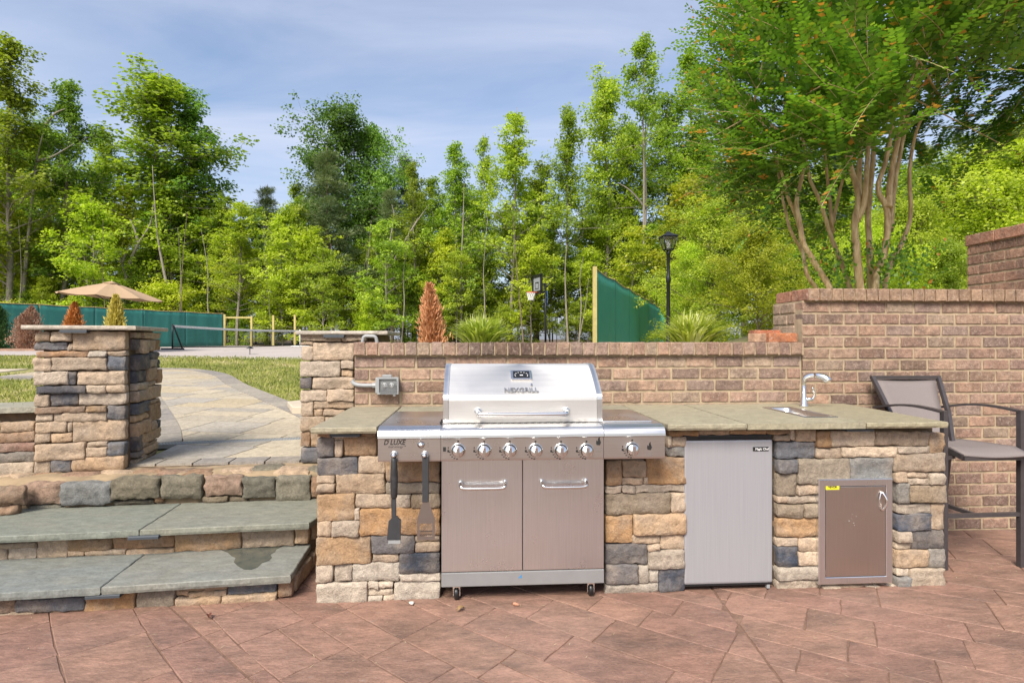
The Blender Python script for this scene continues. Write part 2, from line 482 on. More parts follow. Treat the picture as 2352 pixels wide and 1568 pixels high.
# ---- patio of stamped concrete: a base sheet and the stamped slabs on it
def clip_poly(subj, clip):
    """clip polygon subj by the convex polygon clip (counter-clockwise)"""
    out = subj
    for i in range(len(clip)):
        a, b = clip[i], clip[(i + 1) % len(clip)]
        ex, ey = b[0] - a[0], b[1] - a[1]
        src, out = out, []
        if not src: return []
        for k in range(len(src)):
            p, q = src[k], src[(k + 1) % len(src)]
            dp = ex * (p[1] - a[1]) - ey * (p[0] - a[0]); dq = ex * (q[1] - a[1]) - ey * (q[0] - a[0])
            if dp >= 0: out.append(p)
            if (dp >= 0) != (dq >= 0):
                t = dp / (dp - dq); out.append((p[0] + (q[0] - p[0]) * t, p[1] + (q[1] - p[1]) * t))
    return out
def half(poly, a, b, gap):
    """keep the part of poly left of the line a->b, gap away from it"""
    ex, ey = b[0] - a[0], b[1] - a[1]; l = math.hypot(ex, ey); ex /= l; ey /= l
    out = []
    for k in range(len(poly)):
        p, q = poly[k], poly[(k + 1) % len(poly)]
        dp = ex * (p[1] - a[1]) - ey * (p[0] - a[0]) - gap; dq = ex * (q[1] - a[1]) - ey * (q[0] - a[0]) - gap
        if dp >= 0: out.append(p)
        if (dp >= 0) != (dq >= 0):
            t = dp / (dp - dq); out.append((p[0] + (q[0] - p[0]) * t, p[1] + (q[1] - p[1]) * t))
    return out
def area(poly):
    return abs(sum(poly[i][0] * poly[(i + 1) % len(poly)][1] - poly[(i + 1) % len(poly)][0] * poly[i][1] for i in range(len(poly)))) / 2
def ashlar(u0, u1, v0, v1, widths, lengths, rnd, gap):
    """random ashlar: rows of unequal width, slabs of unequal length"""
    out = []; v = v0
    while v < v1:
        w = rnd.choice(widths); u = u0 - rnd.random() * lengths[1]
        while u < u1:
            l = rnd.uniform(*lengths)
            if rnd.random() < .3 and w > widths[0]:
                s = w * rnd.uniform(.42, .58)
                out += [(u, u + l, v, v + s), (u, u + l, v + s, v + w)]
            else: out.append((u, u + l, v, v + w))
            u += l
        v += w
    g = gap / 2
    return [[(a + g, c + g), (b - g, c + g), (b - g, d - g), (a + g, d - g)] for a, b, c, d in out]

def build_patio():
    base = MB().box(-9, 9, -14, 3.93, -.12, -.0045).build('patio', m_stone('patio_base', .5, .5, .8, .35, second=(.17, .11, .085)), color=lin(126, 99, 84))
    tag(base, 'patio of reddish brown stamped concrete', None, None, 'structure')
    rnd = random.Random(11)
    c0 = complex(.2, 2.6); rot = complex(math.cos(math.radians(-41)), math.sin(math.radians(-41))); cur = .085
    def warp(u, v):
        q = complex(u, v) * rot
        q = q + 1j * cur / 2 * q * q
        return (q.real + c0.real, q.imag + c0.imag)
    cuts = [((1.263, 2.945), (1.17, 1.9)), ((-1.516, 2.921), (-.66, 2.06))]
    reds = [(151, 117, 102), (155, 121, 105), (147, 113, 98), (152, 119, 104), (149, 115, 101), (156, 122, 105)]
    for q in ashlar(-4.6, 4.6, -3.2, 3.2, (.19, .25, .31), (.25, .52), rnd, .005):
        pts = []
        for k in range(4):
            (a, b), (c, d) = q[k], q[(k + 1) % 4]
            for t in range(4): pts.append(warp(a + (c - a) * t / 4 + rnd.uniform(-.003, .003), b + (d - b) * t / 4 + rnd.uniform(-.003, .003)))
        pts = clip_poly(pts, [(-4.2, 1.15), (5.4, 1.15), (5.4, 3.90), (-4.2, 3.90)])
        pieces = [pts]
        for a, b in cuts:
            if not (a[0] - 1.4 < sum(p[0] for p in pts) / max(1, len(pts)) < a[0] + 1.6): continue
            nxt = []
            for p in pieces: nxt += [half(p, a, b, .006), half(p, b, a, .006)]
            pieces = nxt
        for p in pieces:
            if len(p) < 3 or area(p) < .004: continue
            cx = sum(k[0] for k in p) / len(p); cy = sum(k[1] for k in p) / len(p)
            k = lin(*rnd.choice(reds)); s = rnd.uniform(.97, 1.05)
            MB().prism([(x - cx, y - cy) for x, y in p], -.02, rnd.uniform(-.001, .001), top_in=.0022).build(
                'slab', M['slab'], base, (cx, cy, 0), color=[min(1, t * s) for t in k])
build_patio()

# ---- court, sidewalk, path
def drape(name, poly_rows, m, label, lift=.015):
    v = []; f = []
    nr = len(poly_rows); nc = len(poly_rows[0])
    for r in poly_rows: v += [(x, y, ground_z(x, y) + lift) for x, y in r]
    f = [(j * nc + i, j * nc + i + 1, (j + 1) * nc + i + 1, (j + 1) * nc + i) for j in range(nr - 1) for i in range(nc - 1)]
    n = len(v); v += [(x, y, z - .1) for x, y, z in v]
    f += [tuple(n + i for i in reversed(q)) for q in f]
    ring = list(range(nc)) + [j * nc + nc - 1 for j in range(1, nr)] + [(nr - 1) * nc + i for i in range(nc - 2, -1, -1)] + [j * nc for j in range(nr - 2, 0, -1)]
    f += [(ring[i], n + ring[i], n + ring[(i + 1) % len(ring)], ring[(i + 1) % len(ring)]) for i in range(len(ring))]
    o = put(name, mesh_from(name, v, f, m)); return tag(o, label, None, None, 'structure')
rows = []
for j in range(12):
    y = 15.6 + j * 1.6
    rows.append([(x, y + (-.36 * (x + 5) if j == 0 and x < -5 else 0) * (.6 if j == 0 else 0)) for x in [-17 + 2 * k for k in range(13)]])
drape('court', rows, M['court'], 'pale concrete sports court with a net')
drape('sidewalk', [[(-20 + 1.5 * k, 11.75 + .02 * k + .75 * j) for k in range(8)] for j in range(2)], M['concrete'], 'pale concrete sidewalk crossing the lawn behind the pillar')

def catmull(pts, n=8):
    out = []
    P = [pts[0]] + list(pts) + [pts[-1]]
    for i in range(1, len(P) - 2):
        for k in range(n):
            t = k / n
            out.append(tuple(.5 * ((2 * P[i][a]) + (-P[i - 1][a] + P[i + 1][a]) * t + (2 * P[i - 1][a] - 5 * P[i][a] + 4 * P[i + 1][a] - P[i + 2][a]) * t * t + (-P[i - 1][a] + 3 * P[i][a] - 3 * P[i + 1][a] + P[i + 2][a]) * t ** 3) for a in range(len(P[0]))))
    out.append(tuple(P[-2])); return out
path_right = catmull([(-1.24, 4.12), (-1.32, 4.9), (-1.80, 5.98), (-2.91, 7.66), (-3.92, 9.18), (-4.92, 10.86), (-5.86, 11.85), (-6.7, 12.15), (-8.6, 12.2)])
path_left = catmull([(-2.36, 4.02), (-2.47, 4.88), (-2.58, 5.14), (-2.80, 5.55), (-3.25, 6.3), (-4.04, 7.56), (-4.62, 8.47), (-5.6, 9.6), (-7.0, 10.5), (-8.6, 10.8)])
def path_z(x, y):
    return .480 + max(0.0, min(y, 20) - 4.95) * .0385
def build_path():
    rnd = random.Random(5)
    outline = path_left + path_right[::-1]
    big = path_right
    # bed of the path
    v = []; n = 40
    def sample(pl, t):
        k = t * (len(pl) - 1); i = min(int(k), len(pl) - 2); r = k - i
        return (pl[i][0] + (pl[i + 1][0] - pl[i][0]) * r, pl[i][1] + (pl[i + 1][1] - pl[i][1]) * r)
    f = []
    for k in range(n + 1):
        a = sample(path_left, k / n); b = sample(path_right, k / n)
        for p in (a, b): v.append((*p, path_z(*p) - .010))
        for p in (a, b): v.append((*p, path_z(*p) - .30))
    for k in range(n):
        b = k * 4; f += [(b, b + 1, b + 5, b + 4), (b, b + 4, b + 6, b + 2), (b + 1, b + 3, b + 7, b + 5)]
    bed = put('path', mesh_from('path', v, f, M['grout'])); tag(bed, 'curving walkway of pale stone pavers with grey border', None, None, 'structure')
    tones = [(182, 168, 145), (174, 163, 144), (186, 173, 150), (166, 158, 145), (177, 166, 147), (182, 166, 138), (164, 157, 146)]
    a = math.radians(-12); ca, sa = math.cos(a), math.sin(a)
    for q in ashlar(-9, 3, -1, 10, (.30, .40, .52), (.35, .95), rnd, .012):
        w = [(-1.6 + x * ca - y * sa, 4.0 + x * sa + y * ca) for x, y in q]
        p = clip_poly(outline, w)
        if len(p) < 3 or area(p) < .006: continue
        cy = sum(k[1] for k in p) / len(p)
        parts = [p]
        if min(k[1] for k in p) < 5.05 and max(k[1] for k in p) > 4.82:      # the channel drain cuts through here
            parts = [half(p, (-2.66, 4.80), (-1.3, 5.03), .09), half(p, (-1.3, 4.80 + .06), (-2.66, 4.80 - .17), -.06)]
            parts = [half(p, (-2.66, 4.86), (-1.5, 5.07), .065), half(p, (-1.5, 5.07), (-2.66, 4.86), .065)]
        for p in parts:
            p = half(p, (-2.4, 4.20), (-1.2, 4.28), .0)
            if len(p) < 3 or area(p) < .005: continue
            cx = sum(k[0] for k in p) / len(p); cy = sum(k[1] for k in p) / len(p)
            k = lin(*rnd.choice(tones)); s = rnd.uniform(.92, 1.06)
            mb = MB(); nn = len(p)
            mb.v = [Vector((x - cx, y - cy, path_z(x, y) - .02)) for x, y in p] + [Vector((x - cx, y - cy, path_z(x, y) + .002)) for x, y in p]
            mb.f = [(i, (i + 1) % nn, nn + (i + 1) % nn, nn + i) for i in range(nn)] + [tuple(range(nn, 2 * nn))]
            mb.sm = [False] * len(mb.f)
            mb.build('paver', M['paver'], bed, (cx, cy, 0), color=[min(1, t * s) for t in k])
    # grey border pavers laid outside both edges and across the front
    greys = [(146, 138, 128), (154, 146, 134), (138, 132, 126), (158, 150, 137)]
    def border(line, side, width, start=0, step=.42):
        acc = []; L = 0
        for i in range(len(line) - 1):
            p, q = line[i], line[i + 1]; d = math.hypot(q[0] - p[0], q[1] - p[1]); acc.append((L, p, q, d)); L += d
        def at(s):
            for l0, p, q, d in acc:
                if s <= l0 + d or (l0, p, q, d) == acc[-1]:
                    t = (s - l0) / max(d, 1e-6); tx, ty = (q[0] - p[0]) / d, (q[1] - p[1]) / d
                    return (p[0] + tx * d * t, p[1] + ty * d * t), (-ty * side, tx * side)
        s = start
        while s < L - .1:
            e = min(s + step, L); pts = []
            for k in range(4):
                (x, y), (nx, ny) = at(s + .006 + (e - s - .012) * k / 3); pts.append((x + nx * .004, y + ny * .004))
            for k in range(3, -1, -1):
                (x, y), (nx, ny) = at(s + .006 + (e - s - .012) * k / 3); pts.append((x + nx * width, y + ny * width))
            cx = sum(p[0] for p in pts) / 8; cy = sum(p[1] for p in pts) / 8
            mb = MB(); nn = 8
            mb.v = [Vector((x - cx, y - cy, path_z(x, y) - .06)) for x, y in pts] + [Vector((x - cx, y - cy, path_z(x, y) + .006)) for x, y in pts]
            mb.f = [(i, (i + 1) % nn, nn + (i + 1) % nn, nn + i) for i in range(nn)] + [tuple(range(nn, 2 * nn)), tuple(reversed(range(nn)))]
            mb.sm = [False] * len(mb.f)
            mb.build('paver', M['paver'], bed, (cx, cy, 0), color=lin(*rnd.choice(greys)))
            s = e
    border(path_right, -1, .26, .9); border(path_left, 1, .28, .95)
    border([(-2.45, 4.03), (-1.05, 4.115)], 1, .17, 0, .24)
    # channel drain
    dr = empty('channel_drain', (-2.07, 4.955, .482), math.radians(10.2), 'slotted metal channel drain crossing the walkway between the pillars', 'drain')
    mb = MB().box(-.62, .62, -.055, .055, -.05, -.014); mb.build('channel', M['black'], dr)
    mb = MB(); mb.box(-.62, .62, -.058, -.046, -.03, .004).box(-.62, .62, .046, .058, -.03, .004).box(-.62, .62, -.006, .006, -.012, .003)
    k = -.61
    while k < .61:
        mb.box(k, k + .009, -.046, .046, -.012, .002); k += .023
    mb.build('grate', M['pvc'], dr)
build_path()
splash = MB().prism([(-2.02, 6.35), (-1.3, 6.2), (-1.3, 7.3), (-2.12, 7.15), (-2.26, 6.92)], .50, .615, top_in=.01).build('concrete_pad', M['concrete'])
tag(splash, 'small pale concrete pad in the lawn beside the walkway', 'pad')

# ================================================================ STONE AND BRICK
STONES = dict(c=(200, 184, 164), t=(188, 168, 146), p=(182, 157, 130), o=(172, 138, 102), b=(152, 122, 96), g=(110, 109, 112), d=(84, 85, 92),
              m=(146, 132, 114), r=(158, 124, 108), G=(136, 133, 128), k=(108, 100, 86), v=(120, 113, 97), q=(148, 120, 99))
def stone_mesh(w, h, dep, seed, amp=.006, rag=.006, back=.0, step=.020, rnd_r=.0055, m='stone'):
    nx = max(4, min(18, int(w / step))); nz = max(3, min(12, int(h / step)))
    e = min(.0055, w * .1, h * .1)
    def line(L, n):
        return [-L / 2, -L / 2 + e] + [-L / 2 + e + (L - 2 * e) * k / n for k in range(1, n)] + [L / 2 - e, L / 2]
    X = line(w, nx); Zz = line(h, nz); v = []; f = []
    so = Vector((seed * 7.13 % 91, seed * 3.7 % 57, seed * 1.9 % 31))
    r = min(rnd_r, w * .3, h * .35)
    for z in Zz:
        for x in X:
            p = Vector((x, 0, z))
            ex = min(x + w / 2, w / 2 - x); ez = min(z + h / 2, h / 2 - z)
            n1 = noise.noise(p * 9 + so); n2 = noise.noise(p * 22 + so * 1.3); n3 = noise.noise(p * 52 + so * 2.1)
            pc = Vector((p.x * .45, 0, p.z)) + Vector((.3 * p.z, 0, .12 * p.x))
            cell = noise.voronoi(pc * 15 + so, distance_metric='DISTANCE')[0]
            ridge = (cell[1] - cell[0]) * -1.3 + .45 + 1.2 * (noise.noise(Vector((p.x * 4, 2, p.z * 34)) + so))
            fall = (1 - smooth(ex / r)) + (1 - smooth(ez / r))
            y = -dep + min(1, fall) * min(dep * .75, r * .9) - amp * (n1 * .45 + n2 * .6 + n3 * .55 + ridge * .85)
            dx = rag * (noise.noise(Vector((x * 4, 9.1, z * 26)) + so)) if ex < e * 1.01 else 0
            dz = rag * (noise.noise(Vector((x * 18, 3.3, z * 4)) + so) + .5 * noise.noise(Vector((x * 50, 3.3, z * 4)) + so)) if ez < e * 1.01 else 0
            cr = 0
            if ex < e * .5 and ez < e * .5: cr = e * .5
            v.append((x + dx - math.copysign(cr, x), y, z + dz - math.copysign(cr, z)))
    a, b = len(X), len(Zz)
    for j in range(b - 1):
        for i in range(a - 1):
            f.append((j * a + i, j * a + i + 1, (j + 1) * a + i + 1, (j + 1) * a + i))
    ring = list(range(a)) + [j * a + a - 1 for j in range(1, b)] + [(b - 1) * a + i for i in range(a - 2, -1, -1)] + [j * a for j in range(b - 2, 0, -1)]
    n0 = len(v); v += [(v[i][0], back, v[i][2]) for i in ring]
    for k in range(len(ring)):
        k2 = (k + 1) % len(ring)
        f.append((ring[k2], ring[k], n0 + k, n0 + k2))
    return mesh_from('stone', v, f, M[m], True)
SEED = [0]
def lay(parent, face, zf, rects, dep=.042, base=0.0, m='stone', name='stone', amp=.0085, rag=.007, rnd_r=.0055, shrink=1.0):
    """stones traced in a zoomed view, set on the given face of their thing"""
    rnd = random.Random(len(rects))
    inv = world_of(parent).inverted()
    for x0, y0, x1, y1, c in rects:
        u0, za = face.uz(*zf(x0, (y0 + y1) / 2)); u1, zb = face.uz(*zf(x1, (y0 + y1) / 2))
        _, z1 = face.uz(*zf((x0 + x1) / 2, y0)); _, z0 = face.uz(*zf((x0 + x1) / 2, y1))
        w, h = abs(u1 - u0) * shrink, abs(z1 - z0) * shrink
        SEED[0] += 1
        d = dep * rnd.uniform(.75, 1.3)
        me = stone_mesh(w, h, d, SEED[0], amp, rag, .012, m=m, rnd_r=rnd_r)
        k = STONES[c]; s = rnd.uniform(.90, 1.06); wm = rnd.uniform(-5, 5); k = [min(255, max(0, t * s + wm * (1, 0, -1)[i_])) for i_, t in enumerate(k)]
        p = face.at((u0 + u1) / 2, (z0 + z1) / 2, base)
        o = put(name, me, None, (0, 0, 0), color=lin(*k))
        o.matrix_world = Matrix.Translation(p) @ Matrix.Rotation(face.a, 4, 'Z')
        o.parent = parent; o.matrix_parent_inverse = inv
def ragged(poly, jit, step, seed, sides=None):
    """outline with a chipped, hand-cut edge on the chosen sides"""
    out = []
    for i in range(len(poly)):
        a, b = poly[i], poly[(i + 1) % len(poly)]
        d = math.hypot(b[0] - a[0], b[1] - a[1]); n = max(1, int(d / step)) if sides is None or i in sides else 1
        nx, ny = (b[1] - a[1]) / d, -(b[0] - a[0]) / d
        for k in range(n):
            t = k / n; j = jit * (noise.noise(Vector((t * d * 14, i * 3.1, seed))) + .6 * noise.noise(Vector((t * d * 45, i, seed + 4)))) if k else 0
            out.append((a[0] + (b[0] - a[0]) * t + nx * j, a[1] + (b[1] - a[1]) * t + ny * j))
    return out
def cap_slab(name, poly, z0, z1, m, parent, color, seed, jit=.005, inset=.004):
    pl = ragged(poly, jit, .03, seed)
    cx = sum(p[0] for p in poly) / len(poly); cy = sum(p[1] for p in poly) / len(poly)
    mb = MB(); n = len(pl)
    rings = [(z0, 0), (z0 + inset, -inset), (z1 - inset, -inset * .8), (z1, .0)]
    def off(p, d):
        l = math.hypot(p[0] - cx, p[1] - cy); return (p[0] + (p[0] - cx) / l * d, p[1] + (p[1] - cy) / l * d)
    for z, d in ((z0, -.004), (z0 + .35 * (z1 - z0), .001), (z1 - inset, 0), (z1, -inset)):
        for k, p in enumerate(pl):
            x, y = off(p, d + .002 * noise.noise(Vector((p[0] * 40, p[1] * 40, z * 90))))
            mb.v.append(Vector((x - cx, y - cy, z)))
    for r in range(3):
        for i in range(n): mb.f.append((r * n + i, r * n + (i + 1) % n, (r + 1) * n + (i + 1) % n, (r + 1) * n + i))
    mb.f += [tuple(range(3 * n, 4 * n)), tuple(reversed(range(n)))]
    mb.sm = [False] * len(mb.f)
    o = mb.build(name, m, None, color=color)
    o.location = (cx, cy, 0)
    if parent is not None:
        o.parent = parent; o.matrix_parent_inverse = world_of(parent).inverted()
    return o
def child_world(o, parent):
    o.parent = parent; o.matrix_parent_inverse = world_of(parent).inverted(); return o

LIGHT_N = [0]
def hard_light(p, rz, w, label):
    """flat wedge-shaped light under a cap"""
    o = empty('hardscape_light', p, rz, label, 'light', 'hardscape lights tucked under the stone edges')
    MB().extrude_x([(-.062, -.018), (.03, -.018), (.03, .0), (-.055, .0), (-.062, -.006)], -w / 2, w / 2).build('housing', M['light_grey'], o)
    MB().box(-w / 2 + .012, w / 2 - .012, -.052, -.02, -.021, -.0185).build('lens', M['white_plastic'], o)
    return o

# ---- outdoor kitchen counter
YC, YW = 2.985, 3.78
ctr = empty('kitchen_counter', (0.9, YC, 0), 0, 'stone veneer outdoor kitchen counter with bluestone top along the brick wall', 'counter')
bpy.context.view_layer.update()
gx0, gx1 = on_y(1012, 1200, YC).x - .004, on_y(1388, 1200, YC).x + .004
fx0, fx1 = on_y(1570, 1200, YC).x, on_y(1777, 1200, YC).x
cx0, cx1 = -.795, 2.52
for a, b, z0, z1 in ((cx0, gx0, -.005, .868), (gx1, fx0, -.005, .868), (fx1, cx1, -.005, .70)):
    child_world(MB().box(a, b, YC, YW - .002, z0, z1).build('core', M['core']), ctr)
for a, b, y0, y1, z0, z1 in ((fx0, fx1, YC, YC + .08, .842, .868), (fx1, cx1, YC, YC + .07, .70, .868), (fx1, cx1, YW - .08, YW - .002, .70, .868)):
    child_world(MB().box(a, b, y0, y1, z0, z1).build('core', M['core']), ctr)
child_world(MB().box(gx0, fx1, 3.70, YW - .004, 0, .862).build('core', M['core']), ctr)
FC = Face((0, YC), 0)
lay(ctr, FC, Z3, [(160, 574, 232, 602, 'o'), (234, 578, 386, 618, 't'), (388, 574, 470, 598, 'o'), (155, 605, 245, 710, 'g'), (250, 622, 292, 710, 't'), (298, 600, 470, 703, 'o'),
    (158, 712, 373, 806, 'd'), (378, 707, 521, 796, 't'), (525, 705, 812, 838, 'o'), (155, 808, 250, 849, 't'), (155, 852, 251, 900, 't'), (256, 799, 517, 902, 'p'), (525, 842, 812, 901, 'm'),
    (158, 904, 356, 1047, 'o'), (362, 905, 552, 979, 't'), (556, 906, 656, 979, 't'), (660, 903, 812, 976, 'm'), (358, 983, 384, 1042, 't'), (387, 982, 812, 1122, 'o'),
    (155, 1050, 233, 1131, 't'), (236, 1046, 384, 1128, 't'), (152, 1132, 443, 1279, 'o'), (447, 1127, 676, 1222, 'g'), (680, 1126, 812, 1161, 't'), (680, 1165, 812, 1213, 't'),
    (450, 1226, 590, 1270, 't'), (595, 1217, 812, 1326, 'd'), (152, 1283, 240, 1372, 't'), (244, 1280, 341, 1371, 't'), (345, 1274, 596, 1369, 'c'), (600, 1329, 812, 1371, 'c'),
    (155, 1376, 425, 1490, 'c'), (428, 1373, 483, 1409, 'c'), (487, 1373, 561, 1406, 'c'), (428, 1412, 562, 1446, 'c'), (430, 1449, 502, 1479, 'c'), (506, 1449, 566, 1476, 'c'), (566, 1375, 812, 1476, 'c')])
lay(ctr, FC, Z4, [(536, 227, 720, 262, 'o'), (724, 227, 919, 260, 'p'), (922, 227, 1141, 255, 'o'), (1144, 227, 1290, 254, 'o'), (530, 265, 553, 330, 'c'), (557, 267, 648, 328, 't'), (530, 332, 650, 393, 'G'),
    (150, 412, 248, 568, 'o'), (252, 412, 396, 516, 'p'), (400, 397, 646, 561, 'o'), (250, 520, 380, 563, 't'), (383, 520, 407, 563, 't'), (150, 572, 246, 616, 't'), (250, 572, 328, 615, 't'), (332, 566, 646, 612, 't'),
    (150, 619, 552, 749, 'm'), (556, 616, 646, 739, 't'), (150, 755, 316, 923, 'o'), (320, 745, 643, 872, 'p'), (312, 877, 485, 929, 't'), (488, 875, 644, 966, 't'), (150, 932, 409, 1058, 'g'), (412, 931, 484, 965, 't'),
    (414, 969, 639, 1081, 't'), (150, 1062, 350, 1176, 'g'), (353, 1062, 417, 1176, 'c'), (421, 1085, 477, 1170, 'c'), (481, 1080, 639, 1231, 'd'), (148, 1179, 479, 1241, 'c')])
lay(ctr, FC, Z4, [(1196, 259, 1290, 291, 't'), (1293, 224, 1320, 291, 't'), (1322, 224, 1446, 299, 't'), (1449, 232, 1535, 333, 'o'), (1537, 232, 1818, 329, 'c'), (1821, 238, 2156, 326, 'p'), (2160, 246, 2256, 371, 'o'),
    (1212, 300, 1446, 403, 'g'), (1449, 337, 1611, 401, 't'), (1614, 334, 1952, 396, 'c'), (1955, 329, 2158, 369, 't'), (1212, 408, 1335, 492, 'g'), (1338, 405, 1655, 559, 'm'), (1658, 401, 1930, 548, 'G'), (1933, 373, 2253, 486, 'p'),
    (1212, 497, 1333, 633, 'm'), (1338, 566, 1500, 629, 't'), (1937, 489, 2013, 549, 't'), (2016, 490, 2150, 526, 't'), (2016, 529, 2150, 563, 't'), (2153, 493, 2246, 563, 'c'), (1212, 638, 1269, 678, 't'), (1272, 637, 1500, 682, 't'),
    (1950, 555, 2025, 681, 'G'), (2029, 568, 2256, 673, 'm'), (1212, 686, 1375, 767, 'm'), (1378, 686, 1500, 767, 'm'), (1950, 685, 2165, 743, 't'), (2169, 684, 2253, 841, 'p'), (1212, 772, 1500, 888, 'o'), (1950, 748, 2165, 849, 'd'),
    (1212, 895, 1339, 942, 't'), (1342, 895, 1500, 975, 't'), (1950, 853, 2037, 919, 't'), (2040, 850, 2248, 959, 'g'), (1212, 948, 1339, 1070, 'd'), (1342, 979, 1500, 1061, 't'), (1950, 924, 2046, 964, 'c'),
    (1950, 968, 2150, 1079, 'p'), (2153, 965, 2258, 1083, 'G'), (1212, 1074, 1500, 1153, 'c'), (1950, 1086, 2030, 1131, 'c'), (1950, 1135, 2030, 1201, 'G'), (2034, 1085, 2246, 1199, 'c'), (1212, 1157, 1490, 1217, 'c'),
    (1493, 1190, 1605, 1214, 'c'), (1608, 1190, 1760, 1213, 't'), (1763, 1190, 1948, 1211, 'c')])

# bluestone top, in pieces, with a cut-out for the sink
ZT0, ZT1 = .871, .902
BL = [(158, 149, 126), (152, 147, 127), (162, 154, 130), (156, 147, 121)]
shx0, shx1 = on_y(868, 985, 2.86).x - .008, on_y(1529, 985, 2.86).x + .012          # the grill's side shelves lie between these
yb = YW - .006
cap_slab('top_slab', [(-.822, 2.862), (shx0, 2.862), (shx0, yb), (-.815, yb)], ZT0, ZT1, M['bluestone'], ctr, lin(*BL[0]), 1)
cap_slab('top_slab', [(shx0 + .006, 3.44), (.26, 3.44), (.26, yb), (shx0 + .006, yb)], ZT0, ZT1, M['bluestone'], ctr, lin(*BL[1]), 2, .001)
cap_slab('top_slab', [(.266, 3.44), (shx1 - .006, 3.44), (shx1 - .006, yb), (.266, yb)], ZT0, ZT1, M['bluestone'], ctr, lin(*BL[1]), 3, .001)
cap_slab('top_slab', [(shx1, 2.862), (1.402, 2.862), (1.402, yb), (shx1, yb)], ZT0, ZT1, M['bluestone'], ctr, lin(*BL[2]), 4)
cap_slab('top_slab', [(2.053, 2.862), (2.505, 2.862), (2.54, yb), (2.053, yb)], ZT0, ZT1 - .001, M['bluestone'], ctr, lin(*BL[3]), 5)
s0 = on_z(1757, 936, ZT1); s1 = on_z(1844, 957, ZT1); s2 = on_z(1962, 956, ZT1)
SX0, SX1, SY0, SY1 = s0.x, s0.x + .415, s1.y - .02, s0.y + .005
SX1 = max(SX1, s2.x - .02)
def sink_slab():
    x0, x1, y0, y1 = 1.408, 2.047, 2.862, yb
    xe = min(SX1, 2.03)
    front = ragged([(x0, y0), (x1, y0)], .004, .03, 9)[: -1]
    front = [p for p in front if p[0] < x1 - .005]
    o = front + [(x1, y0), (x1, y1), (x0, y1)]
    h = [(SX0, SY0), (xe, SY0), (xe, SY1), (SX0, SY1)]
    bm = bmesh.new()
    ov = [bm.verts.new((x, y, ZT1)) for x, y in o]; hv = [bm.verts.new((x, y, ZT1)) for x, y in h]
    es = [bm.edges.new((ov[i], ov[(i + 1) % len(ov)])) for i in range(len(ov))] + [bm.edges.new((hv[i], hv[(i + 1) % 4])) for i in range(4)]
    bmesh.ops.triangle_fill(bm, use_beauty=True, use_dissolve=False, edges=es)
    r = bmesh.ops.extrude_face_region(bm, geom=bm.faces[:])
    for q in r['geom']:
        if isinstance(q, bmesh.types.BMVert): q.co.z = ZT0
    bmesh.ops.recalc_face_normals(bm, faces=bm.faces[:])
    me = bpy.data.meshes.new('top_slab'); bm.to_mesh(me); bm.free(); me.materials.append(M['bluestone'])
    child_world(put('top_slab', me, None, color=lin(*BL[2])), ctr)
    return xe
SXE = sink_slab()

# ---- sink and faucet
def build_sink():
    t = empty('sink', ((SX0 + SXE) / 2, (SY0 + SY1) / 2, ZT1), 0, 'small square stainless steel sink set into the stone counter', 'sink')
    w, d = (SXE - SX0) / 2, (SY1 - SY0) / 2
    mb = MB()
    def ring(x, y, z, r, n=4):
        out = []
        for cx, cy, a0 in ((x - r, y - r, 0), (-x + r, y - r, 90), (-x + r, -y + r, 180), (x - r, -y + r, 270)):
            for k in range(n + 1):
                a = math.radians(a0 + 90 * k / n); out.append((cx + r * math.cos(a), cy + r * math.sin(a), z))
        return out
    rings = [ring(w + .012, d + .012, .0015, .012), ring(w + .010, d + .010, .004, .012), ring(w - .014, d - .014, .003, .03), ring(w - .018, d - .018, -.004, .035), ring(w - .022, d - .022, -.13, .04), ring(w - .05, d - .05, -.15, .04), ring(.03, .03, -.153, .03)]
    n = len(rings[0]); mb.v = [Vector(p) for r in rings for p in r]
    for k in range(len(rings) - 1):
        mb.f += [(k * n + i, k * n + (i + 1) % n, (k + 1) * n + (i + 1) % n, (k + 1) * n + i) for i in range(n)]
    mb.f.append(tuple((len(rings) - 1) * n + i for i in range(n))); mb.sm = [True] * len(mb.f)
    mb.build('basin', M['steel'], t)
    MB().lathe([(.0, 0), (.028, 0), (.03, .003), (.022, .004), (.0, .001)], 20).build('drain_strainer', M['dark_steel'], t, (0, 0, -.152))
build_sink()
def build_faucet():
    p = on_z(1851, 934, ZT1); p.y = max(p.y, SY1 + .05)
    t = empty('faucet', p, 0, 'chrome pull-out faucet with side lever behind the sink', 'faucet')
    MB().lathe([(.027, 0), (.027, .006), (.021, .012), (.019, .05), (.018, .058), (.015, .062), (.015, .15)], 24).build('body', M['chrome'], t)
    pts = catmull([(0, 0, .14), (0, 0, .165), (.008, -.008, .19), (.03, -.03, .205), (.055, -.055, .205)], 5)
    MB().tube(pts, .0155, 16).build('neck', M['chrome'], t)
    MB().tube([(.045, -.045, .208), (.062, -.062, .206), (.085, -.085, .196), (.10, -.10, .178), (.104, -.104, .168)], [.017, .021, .024, .025, .023], 18).build('spray_head', M['chrome'], t)
    h = MB().tube([(.012, 0, .045), (.055, -.01, .047)], .013, 16).build('lever_hub', M['chrome'], t)
    MB().tube(catmull([(.055, -.01, .05), (.066, -.012, .075), (.062, -.012, .10), (.052, -.012, .125)], 4), [.007] * 4 + [.0065] * 5 + [.006] * 4, 12).build('lever', M['chrome'], t)
build_faucet()

